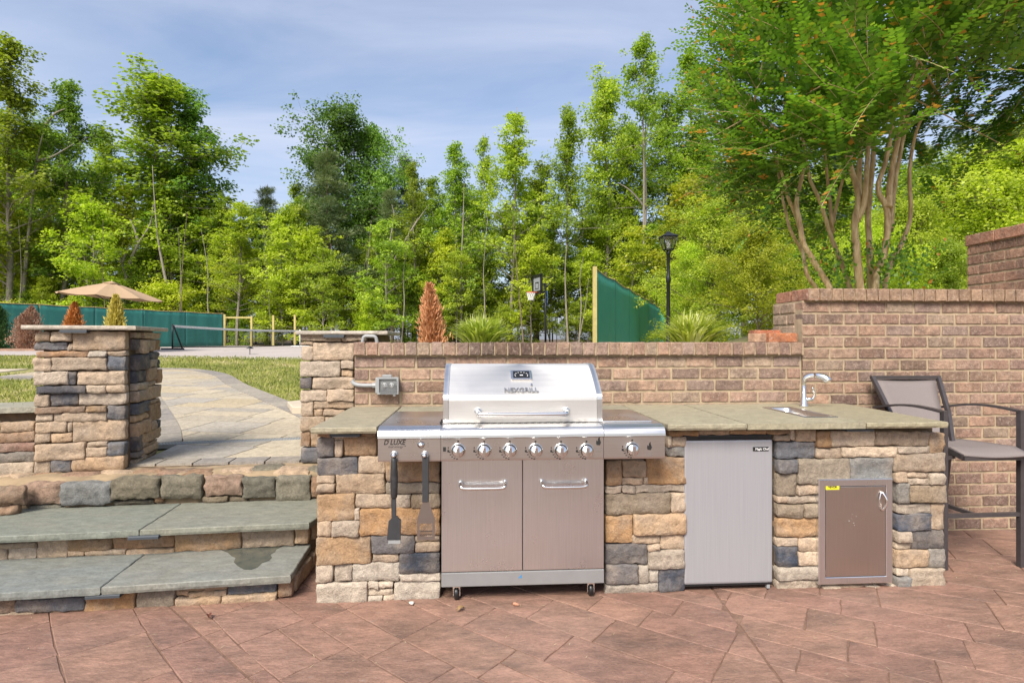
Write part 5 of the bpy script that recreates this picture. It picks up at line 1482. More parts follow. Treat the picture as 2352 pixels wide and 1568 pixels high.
M['seam'] = m_plain('fabric_seam', (.0, .07, .06), .7)
def screen_fence(name, label, A, B, z_top, n_panel, posts, wave, seed=1, m='screen', rip=1.0):
    """windscreen fabric on posts between two ground points"""
    t = empty(name, (A[0], A[1], ground_z(*A)), 0, label, 'fence')
    bpy.context.view_layer.update(); P = lambda o, par=t: child_world(o, par)
    A3, B3 = Vector((*A, 0)), Vector((*B, 0)); d = B3 - A3; L = d.length; u = d.normalized(); nn = Vector((u.y, -u.x, 0))
    for k in range(n_panel):
        v = []; f = []; cx_, cz_ = 26, 8
        for j in range(cz_ + 1):
            for i in range(cx_ + 1):
                s = (k + i / cx_) / n_panel; fr = i / cx_
                q = A3 + d * s; gz = ground_z(q.x, q.y) + .02
                top = z_top(s) - wave * math.sin(math.pi * fr) ** 1
                z = gz + (top - gz) * j / cz_
                bul = rip * .035 * noise.noise(Vector((s * L * 2.2, z * .6, seed))) + rip * .02 * noise.noise(Vector((s * L * 6, z * .4, seed))) + .012 * math.sin(math.pi * fr) * math.sin(math.pi * j / cz_)
                v.append(q + nn * bul + Vector((0, 0, z)))
        f = [(j * (cx_ + 1) + i, j * (cx_ + 1) + i + 1, (j + 1) * (cx_ + 1) + i + 1, (j + 1) * (cx_ + 1) + i) for j in range(cz_) for i in range(cx_)]
        o = put('screen_panel', mesh_from('screen_panel', v, f, M[m], True)); md = o.modifiers.new('thickness', 'SOLIDIFY'); md.thickness = .006; P(o)
        top = v[cz_ * (cx_ + 1):]
        P(MB().tube([q - nn * .004 for q in v[::cx_ + 1]], .009, 5).build('seam', M['seam']))
        P(MB().tube([q + Vector((0, 0, .012)) for q in top], .014, 6).build('hem', M['rope'])); 
    for s in posts:
        q = A3 + d * s; gz = ground_z(q.x, q.y); w = .045; off = -nn * .055
        mb = MB().box(-w, w, -w, w, -.1, z_top(s) + .04 - gz, .006); o = mb.build('post', M['wood'], None, (q.x + off.x, q.y + off.y, gz), (0, 0, math.atan2(u.y, u.x))); P(o)
    return t
la, lb_ = at_d(-60, 784, 21.3), at_d(512, 784, 30.2)
zl0, zl1 = EYE + (784 - 692) / FPX * 21.3, EYE + (784 - 720.5) / FPX * 30.2
screen_fence('screen_fence', 'long green windscreen fence along the far side of the court behind the umbrella', (la.x, la.y), (lb_.x, lb_.y), lambda s: zl0 + (zl1 - zl0) * s, 5, [k / 5 for k in range(6)], .02, seed=3)
ra, rb = at_d(1369, 784, 13.0), at_d(1516, 784, 28.0)
zr0, zr1 = EYE + (784 - 617) / FPX * 13.0, EYE + (784 - 706) / FPX * 28.0
rf = screen_fence('screen_fence', 'tall green windscreen with a pale wooden end post near the lamp post', (ra.x, ra.y), (rb.x, rb.y), lambda s: zr0 + (zr1 - zr0) * s, 6, [1 / 6, 2 / 6, 3 / 6, 4 / 6, 5 / 6, 1], .05, seed=9, m='screen2', rip=.35)
bpy.context.view_layer.update()
p = at_d(1366, 612, 12.95); g = ground_z(p.x, p.y)
child_world(MB().box(-.045, .045, -.045, .045, -.1, p.z - g, .004).build('post', M['wood'], None, (p.x, p.y, g)), rf)
fl = at_d(1516, 784, 28.0); fr_ = at_d(1532, 784, 28.6)
v = []
for j in range(7):
    for i in range(5):
        s, r = i / 4, j / 6
        q = fl.lerp(fr_, s * (1.1 - .5 * r)); gz = ground_z(q.x, q.y); zt_ = zr1 * (1 - .18 * s)
        v.append((q.x, q.y + .15 * math.sin(s * 5), gz + (zt_ - gz) * r))
o = put('loose_flap', mesh_from('loose_flap', v, [(j * 5 + i, j * 5 + i + 1, j * 5 + 6 + i, j * 5 + 5 + i) for j in range(6) for i in range(4)], M['screen2'], True)); child_world(o, rf)
o.modifiers.new('thickness', 'SOLIDIFY').thickness = .006

def timber_posts():
    prev = None
    for k, (px, top, lb) in enumerate(((516.5, 722, 'timber post joined by a rail to the end of the long green screen'), (578, 726, 'timber post at the free end of the rail beside the green screen'), (628, 724, 'lone timber post without rail nearer the green screen'), (677.5, 723, 'lone timber post without rail next to the pillar cap'))):
        D = 30.6; q = at_d(px, top, D); g = ground_z(q.x, q.y)
        t = MB().box(-.05, .05, -.05, .05, -.15, q.z - g, .006).build('timber_post', M['wood'], None, (q.x, q.y, g))
        tag(t, lb, 'post', 'unfinished fence posts at the wood edge')
        if k == 1:
            r = MB().box(prev.x + .05 - q.x, -.05, -.025, .025, q.z - g - .12, q.z - g - .03).build('rail', M['wood'], t)
        prev = q
timber_posts()

def build_net():
    a, b = at_d(396, 784, 20.3), at_d(689, 784, 27.5)
    zt0, zt1 = EYE + (784 - 746) / FPX * 20.3, EYE + (784 - 758) / FPX * 27.5
    ga, gb = ground_z(a.x, a.y) + .015, ground_z(b.x, b.y) + .015
    t = empty('court_net', (a.x, a.y, ga), 0, 'portable court net with a white top band and black angled frame', 'net')
    bpy.context.view_layer.update(); P = lambda o, par=t: child_world(o, par)
    A, B = Vector((a.x, a.y, 0)), Vector((b.x, b.y, 0)); d = B - A; L = d.length; u = d.normalized(); n = Vector((u.y, -u.x, 0))
    top = lambda s: zt0 + (zt1 - zt0) * s - .05 * math.sin(math.pi * s)
    bot = lambda s: ga + (gb - ga) * s + .06 + .05 * abs(s - .5)
    band = []; N = 24
    for k in range(N + 1):
        s = k / N; q = A + d * s
        band += [q + Vector((0, 0, top(s))), q + Vector((0, 0, top(s) - .085))]
    o = put('top_band', mesh_from('top_band', band, [(2 * k, 2 * k + 1, 2 * k + 3, 2 * k + 2) for k in range(N)], M['white_band'])); o.modifiers.new('thickness', 'SOLIDIFY').thickness = .012; P(o)
    mb = MB(); w = .0028; nv = int(L / .055)
    for k in range(nv + 1):
        s = k / nv; q = A + d * s; z0, z1 = bot(s), top(s) - .06; mb.add([q - u * w + Vector((0, 0, z0)), q + u * w + Vector((0, 0, z0)), q + u * w + Vector((0, 0, z1)), q - u * w + Vector((0, 0, z1))], [(0, 1, 2, 3)])
    for j in range(15):
        r = j / 14; pts = []
        for k in range(N):
            s0_, s1_ = k / N, (k + 1) / N
            za, zb_ = bot(s0_) + (top(s0_) - .06 - bot(s0_)) * r, bot(s1_) + (top(s1_) - .06 - bot(s1_)) * r
            q0, q1 = A + d * s0_, A + d * s1_
            mb.add([q0 + Vector((0, 0, za - w)), q1 + Vector((0, 0, zb_ - w)), q1 + Vector((0, 0, zb_ + w)), q0 + Vector((0, 0, za + w))], [(0, 1, 2, 3)])
    o = P(mb.build('mesh_panel', M['net'], fix=False))
    P(MB().tube([A + d * (k / N) + Vector((0, 0, bot(k / N))) for k in range(N + 1)], .018, 6).build('bottom_tape', M['net']))
    for s, tall in ((0, 1), (1, 0)):
        q = A + d * s; z1 = top(s) + .03; gz = (ga, gb)[s]
        m_ = M['black_metal'] if s == 0 else M['white_band']
        P(MB().tube([q + Vector((0, 0, gz)), q + Vector((0, 0, z1))], .028, 8).build('frame_post', m_))
        if s == 0:
            P(MB().tube([q + u * .45 - n * .0 + Vector((0, 0, gz)), q + u * .05 + Vector((0, 0, z1 - .05))], .028, 8).build('brace', m_))
        P(MB().tube([q - n * .5 + Vector((0, 0, gz + .03)), q + n * .5 + Vector((0, 0, gz + .03))], .03, 8).build('foot', m_))
    q = A + d * .55
    P(MB().tube([q + Vector((0, 0, ga)), q + Vector((0, 0, top(.55) - .06))], .012, 6).build('centre_support', M['black_metal']))
build_net()

def build_hoop():
    D = 29.0; g0 = at_d(1253, 784, D); g = ground_z(g0.x, g0.y)
    t = empty('basketball_hoop', (g0.x, g0.y, g), 0, 'portable basketball hoop with black framed backboard turned sideways', 'basketball hoop')
    k = D / FPX
    zz = lambda py: EYE + (784 - py) * k - g
    dx = lambda px: (px - 1253) * k
    MB().tube([(0, 0, .1), (0, 0, zz(650))], .055, 10).build('pole', M['black_metal'], t)
    MB().box(-.5, .5, -.4, .4, 0, .18, .05).build('base', M['black'], t)
    # board seen obliquely: its face points to the lower left of the court
    a = math.radians(198); fwd = Vector((math.cos(a), math.sin(a), 0)); side = Vector((-fwd.y, fwd.x, 0))
    c = Vector((dx(1234), 0, (zz(631) + zz(676)) / 2)); hw, hh = .56, (zz(631) - zz(676)) / 2 * .93
    B = lambda s, z, o=0.0: c + side * s + Vector((0, 0, z)) + fwd * o
    def plate(s0, s1, z0, z1, o0, o1):
        pts = [B(s, z, o) for o in (o0, o1) for z in (z0, z1) for s in (s0, s1)]
        return pts, [(0, 2, 3, 1), (4, 5, 7, 6), (0, 1, 5, 4), (2, 6, 7, 3), (0, 4, 6, 2), (1, 3, 7, 5)]
    bd = MB().add(*plate(-hw, hw, -hh, hh, 0, .02)); clear = m_plain('smoked_board', (.30, .32, .34), .2, 0, .1, 6)
    bb = bd.build('backboard', clear, t)
    fr = MB()
    for pl in ((-hw - .03, hw + .03, hh - .12, hh + .04), (-hw - .03, hw + .03, -hh - .04, -hh + .14), (-hw - .03, -hw + .14, -hh, hh), (hw - .14, hw + .03, -hh, hh)): fr.add(*plate(*pl, -.03, .04))
    fr.build('board_frame', M['black'], bb)
    sq = MB()
    for pl in ((-.22, .22, .06, .12), (-.22, .22, -.24, -.20), (-.22, -.18, -.24, .12), (.18, .22, -.24, .12)): sq.add(*plate(*pl, .021, .024))
    sq.build('shooting_square', M['black'], bb)
    rc = c + fwd * .36 + Vector((0, 0, -hh + .06))
    rim = MB().tube([rc + Vector((.225 * math.cos(q), .225 * math.sin(q), 0)) for q in [2 * math.pi * i / 24 for i in range(25)]], .016, 8, False); rim.tube([B(0, -hh + .06), rc - fwd * .2], .03, 8)
    rm = rim.build('rim', M['orange'], t)
    nt = MB()
    for i in range(12):
        a0 = 2 * math.pi * i / 12
        for sg in (-1, 1):
            pts = [rc + Vector((rr * math.cos(a0 + sg * tw), rr * math.sin(a0 + sg * tw), -dz)) for rr, tw, dz in ((.225, 0, 0), (.19, .26, .13), (.15, .52, .26), (.12, .78, .40))]
            nt.tube(pts, .011, 4, False)
    nt.build('hoop_net', M['white_band'], rm)
    MB().tube([(0, 0, zz(655)), B(0, .18, -.03)], .035, 8).tube([(0, 0, zz(672)), B(0, -.22, -.03)], .035, 8).tube([(.12, 0, zz(652)), B(.1, .05, -.03)], .02, 6).tube([(.25, 0, zz(648)), (0, 0, zz(662))], .03, 6).build('support_arm', M['black_metal'], t)
    MB().tube([(.0, 0, zz(745)), (.28, .2, .15)], .025, 6).build('brace', M['black_metal'], t)
    MB().tube([(.06, -.06, zz(700)), (.10, -.08, zz(680)), (.07, -.06, zz(668))], .02, 6).build('height_lever', m_plain('blue_grip', (.03, .10, .3), .5), t)
build_hoop()

def build_lamp():
    D = 12.2; b = at_d(1535, 784, D); g = ground_z(b.x, b.y); k = D / FPX
    z = lambda py: EYE + (784 - py) * k - g
    t = empty('lamp_post', (b.x, b.y, g), 0, 'black lamp post with a glazed four sided lantern near the green screen', 'lamp post')
    MB().lathe([(.0, 0), (.10, 0), (.10, .05), (.07, .10), (.055, .5), (.06, .52), (.042, .56), (.038, z(650)), (.05, z(648)), (.055, z(642)), (.05, z(636)), (.036, z(632)), (.034, z(585)), (.05, z(583)), (.05, z(579)), (.02, z(576))], 16).build('post', M['black_metal'], t)
    zb_, zt_ = z(573), z(545); wb, wt = .085, .15
    fr = MB()
    for sx, sy in ((-1, -1), (1, -1), (1, 1), (-1, 1)): fr.tube([(sx * wb, sy * wb, zb_), (sx * wt, sy * wt, zt_)], .011, 6)
    for w, zz in ((wb, zb_), (wt, zt_)):
        for q in range(4):
            c = [(-w, -w), (w, -w), (w, w), (-w, w)]; fr.tube([(*c[q], zz), (*c[(q + 1) % 4], zz)], .012, 6)
    for sx, sy in ((-1, -1), (1, -1), (1, 1), (-1, 1)): fr.tube([(sx * .03, sy * .03, z(580)), (sx * wb, sy * wb, zb_)], .009, 6)
    ln = fr.build('lantern_frame', M['black_metal'], t)
    for q in range(4):
        c = [(-1, -1), (1, -1), (1, 1), (-1, 1)]; a, e = c[q], c[(q + 1) % 4]
        pts = [(a[0] * wb, a[1] * wb, zb_), (e[0] * wb, e[1] * wb, zb_), (e[0] * wt, e[1] * wt, zt_), (a[0] * wt, a[1] * wt, zt_)]
        o = put('pane', mesh_from('pane', pts, [(0, 1, 2, 3)], M['glass']), ln); o.modifiers.new('thickness', 'SOLIDIFY').thickness = .004
    rf_ = MB().lathe([(.235, zt_), (.24, zt_ + .012), (.13, z(538)), (.06, z(535)), (.05, z(534))], 4, Matrix.Rotation(math.radians(45), 4, 'Z'), False)
    rf_.lathe([(.0, z(534.5)), (.03, z(534)), (.035, z(532.5)), (.015, z(531.5)), (.012, z(530)), (.0, z(528))], 12)
    rf_.build('lantern_roof', M['black_metal'], t)
    MB().lathe([(.0, zb_), (.03, zb_), (.03, zb_ + .05), (.045, zb_ + .12), (.035, zb_ + .2), (0, zb_ + .23)], 16).build('bulb', M['white_plastic'], t)
build_lamp()
def path_light(px, py_top, py_base, lb):
    d = ray(px, py_base); s = None; D = 4.0
    while D < 25:
        q = at_d(px, py_base, D)
        if q.z <= ground_z(q.x, q.y): break
        D += .05
    g = ground_z(q.x, q.y); h = max(.2, (py_base - py_top) / FPX * D)
    t = empty('path_light', (q.x, q.y, g), 0, lb, 'path light', 'small black path lights in the lawn')
    MB().tube([(0, 0, -.05), (0, 0, h)], .012, 8).build('stake', M['black_metal'], t)
    MB().lathe([(.0, h + .05), (.02, h + .045), (.11, h), (.105, h - .008), (.0, h)], 16).build('shade', M['black_metal'], t)
path_light(574, 801, 815, 'small black path light at the lawn edge in front of the net')
path_light(25, 794, 803, 'small black path light beside the dead brown arborvitae')
# mulch strip under the far shrubs
q = at_d(63, 784, 19.4)
mu = MB(); n_ = 40
ring_ = [(math.cos(2 * math.pi * k / n_) * (1.6 + .2 * math.sin(k * 1.3)), math.sin(2 * math.pi * k / n_) * (.7 + .1 * math.sin(k * 2.1))) for k in range(n_)]
mu.v = [Vector((q.x + x, q.y + y, ground_z(q.x + x, q.y + y) + .005)) for x, y in ring_] + [Vector((q.x + x * .6, q.y + y * .6, ground_z(q.x + x * .6, q.y + y * .6) + .07)) for x, y in ring_]
mu.f = [(k, (k + 1) % n_, n_ + (k + 1) % n_, n_ + k) for k in range(n_)] + [tuple(range(n_, 2 * n_))]; mu.sm = [True] * len(mu.f)
tag(mu.build('mulch_bed', m_plain('mulch', lin(150, 118, 96), .95, 0, .35, 14, .8)), 'mound of mulch under the dead brown arborvitae', None, None, 'stuff')

# ================================================================ LAWN
def inside(poly, x, y):
    c = False; j = len(poly) - 1
    for i in range(len(poly)):
        xi, yi = poly[i]; xj, yj = poly[j]
        if (yi > y) != (yj > y) and x < (xj - xi) * (y - yi) / (yj - yi) + xi: c = not c
        j = i
    return c
def build_lawn():
    rs = np.random.RandomState(12)
    def side(pl, d):
        out = []
        for i in range(len(pl)):
            a = pl[max(0, i - 1)]; b = pl[min(len(pl) - 1, i + 1)]; l = math.hypot(b[0] - a[0], b[1] - a[1])
            out.append((pl[i][0] - (b[1] - a[1]) / l * d, pl[i][1] + (b[0] - a[0]) / l * d))
        return out
    outline = side(path_left, .31) + side(path_right, -.29)[::-1]
    C = []; L = []; T = []
    n = 0
    while n < 62000:
        y = 4.3 + rs.rand() ** 1.6 * 13.0; xr = -.05 * y - .9; xl = -.98 * y + .4
        x = xl + rs.rand() * (xr - xl)
        pch = noise.noise(Vector((x * .8, y * .8, 3))) + .6 * noise.noise(Vector((x * 3, y * 3, 7)))
        if rs.rand() > .75 + pch * .9: n += .25; continue
        if inside(outline, x, y) or (11.6 < y < 12.8 and x < -8.4) or y > 16.0 + max(0, -.36 * (x + 5)) * .6: n += .2; continue
        if y < 4.75 and x > -3.1 and x < -.6: continue
        if (x + 2.62) * .2 + (y - 3.9) * .98 < .62 and x < -2.2: continue
        C.append((x, y, ground_z(x, y) - .004)); L.append(rs.uniform(.025, .06) * (1 + .02 * y) * (1.5 if rs.rand() < .04 else 1)); T.append(min(1, max(0, .45 - pch * .7 + rs.randn() * .22))); n += 1
    C = np.array(C); k = len(C)
    a = rs.rand(k) * 2 * np.pi; A = np.stack([np.cos(a) * .5, np.sin(a) * .5, np.ones(k)], 1)
    N = np.stack([np.cos(a + 1.3), np.sin(a + 1.3), np.zeros(k)], 1)
    me = leaf_mesh('lawn_grass', C, A, N, np.array(L), np.array(L) * .22 + .004, T, M['turf'])
    tag(put('lawn_grass', me), 'patchy sunlit grass on both sides of the walkway', 'grass', None, 'stuff')
    # a few long green blades above the low garden wall
    p = Vector((-3.18, 4.05, .6)); t = empty('weed_tuft', p, 0, 'tuft of long green blades above the low stone wall', 'weed')
    C = []; A = []; N = []; L = []
    for i in range(26):
        a = rs.rand() * 6.28; C.append((rs.randn() * .05, rs.randn() * .05, -.06)); A.append((math.cos(a) * .25, math.sin(a) * .25, 1)); N.append((math.cos(a + 1.4), math.sin(a + 1.4), 0)); L.append(rs.uniform(.2, .46))
    put('blades', leaf_mesh('blades', C, A, N, L, [.018] * 26, rs.rand(26) * .5, M['green_spray']), t)
build_lawn()

# small litter on the patio
def build_litter():
    rs = random.Random(9)
    spots = [(1185, 1389, (214, 150, 120), 'small pinkish pebble on the patio in front of the counter', 'pebble'), (945, 1386, (232, 226, 216), 'white crumb of mortar on the patio below the counter', 'pebble'),
             (1058, 1402, (150, 120, 80), 'dry curled leaf on the patio in front of the grill', 'leaf'), (480, 1418, (96, 52, 36), 'curled dark brown leaf on the patio by the steps', 'leaf'), (742, 1370, (190, 130, 70), 'small tan stone chip beside the lowest step', 'pebble')]
    for px, py, c, lb, cat in spots:
        p = on_z(px, py, 0.002); SEED[0] += 1
        if cat == 'leaf':
            v = []; f = []
            for i in range(7):
                u = i / 6; w = .012 * math.sin(math.pi * (u * .9 + .05)); z = .004 + .012 * math.sin(u * 3)
                v += [(u * .05 - .025, -w, z + .006), (u * .05 - .025, 0, z), (u * .05 - .025, w, z + .007)]
            f = [(3 * i + k, 3 * i + k + 1, 3 * i + k + 4, 3 * i + k + 3) for i in range(6) for k in range(2)]
            o = put('dry_leaf', mesh_from('dry_leaf', v, f, m_plain('dry_leaf%d' % SEED[0], lin(*c), .8)), None, p, (0, 0, rs.random() * 6))
        else:
            mb = MB(); bm = bmesh.new(); bmesh.ops.create_icosphere(bm, subdivisions=2, radius=.012)
            for q in bm.verts: q.co = Vector((q.co.x * 1.5, q.co.y, q.co.z * .7)) * (1 + .35 * noise.noise(q.co * 90 + Vector((SEED[0], 0, 0))))
            me = bpy.data.meshes.new('pebble'); bm.to_mesh(me); bm.free(); me.materials.append(M['stone'])
            o = put('pebble', me, None, p + Vector((0, 0, .005)), (0, 0, rs.random() * 6), color=lin(*c))
        tag(o, lb, cat)
    n = 260; rs = np.random.RandomState(3)
    C = []; 
    for i in range(n):
        if i < 120: q = on_z(rs.uniform(2185, 2345), rs.uniform(1245, 1330), .004)
        else: q = Vector((rs.uniform(-2.2, 3.0), rs.uniform(2.1, 2.95), .004))
        C.append((q.x, q.y, .003))
    a = rs.rand(n) * 6.28
    me = leaf_mesh('straw_bits', C, np.stack([np.cos(a), np.sin(a), rs.rand(n) * .15], 1), np.tile((0, 0, 1), (n, 1)), rs.uniform(.008, .035, n), np.full(n, .0018), rs.rand(n), m_leaf('straw', (.42, .30, .16), (.70, .58, .36), trans=0, objvar=0))
    tag(put('straw_bits', me), 'scattered bits of dry grass on the patio near the chair', 'litter', None, 'stuff')
build_litter()

# ================================================================ CRAPE MYRTLE BEHIND THE TALL WALL
def build_myrtle():
    D0 = 5.75; base = at_d(1985, 784, D0); g = ground_z(base.x, base.y)
    t = empty('crape_myrtle', (base.x, base.y, g), 0, 'multi stemmed crape myrtle with reddish young shoots behind the tall brick wall', 'tree')
    bpy.context.view_layer.update()
    rnd = random.Random(4)
    zd = lambda x, y: (1528.8 + .45 * x, .45 * y)
    stems = [([(850, 1560), (835, 1465), (790, 1390), (703, 1240), (688, 1150), (668, 1040), (690, 930), (708, 830), (700, 690), (660, 520)], .042, 5.55),
             ([(800, 1560), (765, 1468), (722, 1400), (700, 1290), (640, 1180), (605, 1050), (588, 960), (560, 800)], .032, 5.65),
             ([(705, 1235), (665, 1100), (622, 1000), (597, 900), (556, 790), (500, 640), (420, 480)], .026, 5.55),
             ([(970, 1560), (940, 1465), (892, 1330), (842, 1200), (790, 1030), (742, 930), (722, 850), (690, 700), (600, 520)], .036, 5.8),
             ([(852, 1190), (848, 1130), (835, 1000), (815, 810), (800, 650), (790, 450)], .026, 5.85),
             ([(850, 1150), (882, 1010), (915, 880), (960, 760), (1000, 600)], .022, 5.85),
             ([(1000, 1560), (985, 1400), (972, 1250), (966, 1130), (983, 1000), (930, 800), (902, 640), (860, 480), (820, 300)], .055, 5.6),
             ([(968, 1140), (1010, 1050), (1022, 930), (1032, 800), (1050, 560), (1080, 400), (1090, 150)], .038, 5.58),
             ([(985, 1040), (992, 800), (1000, 550), (980, 350), (940, 100)], .034, 5.7),
             ([(1045, 1560), (1040, 1300), (1035, 1080), (1060, 800), (1072, 550), (1100, 300), (1150, 50)], .045, 5.95),
             ([(1070, 1560), (1075, 1400), (1120, 1280), (1130, 1080), (1085, 960), (1130, 800), (1180, 500), (1230, 250)], .050, 5.62),
             ([(1138, 1060), (1150, 900), (1200, 650), (1240, 450), (1330, 200)], .040, 5.66),
             ([(1150, 1180), (1170, 950), (1215, 700), (1260, 520), (1400, 330)], .030, 5.85),
             ([(1100, 1560), (1140, 1370), (1210, 1230), (1250, 1100), (1245, 900), (1262, 750), (1310, 600), (1450, 420), (1600, 300)], .036, 6.0)]
    tips = []
    inv = t.matrix_world.inverted()
    for pts, r, D in stems:
        P3 = [at_d(*zd(*p), D + rnd.uniform(-.05, .05)) for p in pts]
        if pts[0][1] == 1560: P3.insert(0, Vector((P3[0].x * .6 + base.x * .4, P3[0].y, g - .1)))
        cm = catmull([tuple(p) for p in P3], 5)
        n = len(cm); wob = [Vector(p) + Vector((rnd.uniform(-.002, .002), rnd.uniform(-.004, .004), 0)) for p in cm]
        rr = [max(.007, 0.74 * r * (1.12 - .75 * i / n)) * rnd.uniform(.98, 1.03) for i in range(n)]
        child_world(MB().tube(wob, rr, 10).build('trunk', M['bark_smooth']), t)
        tips.append((wob[-1], (wob[-1] - wob[-4]).normalized()))
    # crown: curved shoots with paired leaves spread through a vase-shaped volume
    rs = np.random.RandomState(8)
    C = []; A = []; N = []; L = []; W = []; T = []; twig = MB()
    cen = at_d(2062, 784, 5.75); cen.z = 0
    def lower(r):   # height of the underside over the radius
        return np.interp(r, [0, .5, .9, 1.25, 1.6, 1.9, 2.3], [3.75, 3.4, 2.9, 2.66, 2.95, 3.45, 4.2])
    def outer_ok(r, z): return r < np.interp(z, [2.5, 3.0, 3.5, 4.2, 5.0, 6.0, 6.6], [1.28, 1.52, 1.64, 1.66, 1.55, 1.25, .5])
    shoots = 0; tries = 0
    while shoots < 3700 and tries < 150000:
        tries += 1
        a = rs.rand() * 2 * np.pi; r = 2.1 * np.sqrt(rs.rand()); z = rs.uniform(2.55, 6.3)
        zl = lower(r) + (.6 if math.cos(a + YAW) > .25 and r > .5 else 0) + (.75 if math.sin(a + YAW) < -.25 and math.cos(a + YAW) > -.55 else 0)
        if z < zl or not outer_ok(r, z): continue
        depth = min(z - zl, 2.2 - r, 6.5 - z)
        if depth > .75 and rs.rand() < .72: continue
        if r * math.cos(a - math.pi / 2 - YAW) > 1.0 and rs.rand() < .5: continue           # thinner on the far side
        if noise.noise(Vector((r * math.cos(a) * 1.6, r * math.sin(a) * 1.6, z * 1.6))) < -.22: continue
        p = Vector((cen.x + r * math.cos(a), cen.y + r * math.sin(a), z))
        out = Vector((math.cos(a), math.sin(a), 0))
        up = .75 if z > 3.4 else .25
        d = (out * rs.uniform(.5, 1.1) + Vector((0, 0, up * rs.uniform(.3, 1.3))) + Vector(rs.randn(3)) * .35).normalized()
        ln = rs.uniform(.38, .8); nl = int(ln / .024); side = d.cross(Vector((0, 0, 1))).normalized(); up_v = side.cross(d)
        droop = rs.uniform(-.25, .05); young = rs.rand() < .06 and depth < .4
        pts = []
        for i in range(nl):
            u = i / nl
            q = p + d * ln * u + Vector((0, 0, droop * ln * u * u)) 
            if i % 4 == 0: pts.append(q)
            sg = 1 if i % 2 else -1
            ax = d * .55 + side * sg * .8 + Vector((0, 0, droop * u)) + Vector(rs.randn(3)) * .09
            nm = up_v + Vector(rs.randn(3)) * .17
            C.append(q); A.append(ax); N.append(nm)
            s = rs.uniform(.060, .098) * (1 - .35 * u); L.append(s); W.append(s * .58)
            T.append(min(.94, max(0, .35 + .35 * rs.randn() * .6 + .25 * u)) if not (young and u > .78) else rs.uniform(.955, 1.0))
        if len(pts) > 1 and rs.rand() < .25: twig.tube(pts, [.0035] + [.0022] * (len(pts) - 1), 4, False)
        shoots += 1
    # suckers round the foot
    for i in range(90):
        x = rs.uniform(1880, 2130); q0 = at_d(x, rs.uniform(590, 680), 5.4 + rs.rand() * .7)
        d = Vector((rs.randn() * .5, rs.randn() * .5, .8)).normalized(); side = d.orthogonal().normalized()
        for k in range(12):
            sg = 1 if k % 2 else -1
            C.append(q0 + d * .03 * k); A.append(d * .5 + side * sg + Vector(rs.randn(3)) * .3); N.append(Vector((0, -.4, .8)) + Vector(rs.randn(3)) * .4); s = rs.uniform(.04, .065); L.append(s); W.append(s * .6); T.append(rs.uniform(.1, .7) if rs.rand() > .06 else .97)
    me = leaf_mesh('crown', np.array(C), np.array(A), np.array(N), L, W, T, M['myrtle'])
    child_world(put('crown', me), t)
    # limbs from the stems out to the crown's rim
    lim = MB()
    for k in range(46):
        p, d = tips[k % len(tips)] if k < 28 else (tips[k % len(tips)][0] - Vector((0, 0, .35)), tips[k % len(tips)][1])
        a = rs.rand() * 2 * np.pi; r = rs.uniform(1.0, 1.9); e = Vector((cen.x + r * math.cos(a), cen.y + r * math.sin(a), rs.uniform(3.3, 5.4)))
        if (e - p).length > 2.4: continue
        m_ = p.lerp(e, .5) + d * .2
        lim.tube([p, p.lerp(m_, .5), m_, m_.lerp(e, .6), e], [.014, .012, .009, .006, .003], 6)
    child_world(lim.build('limbs', M['bark_smooth'], fix=False), t)
    child_world(twig.build('twigs', M['bark_smooth'], fix=False), t)
build_myrtle()

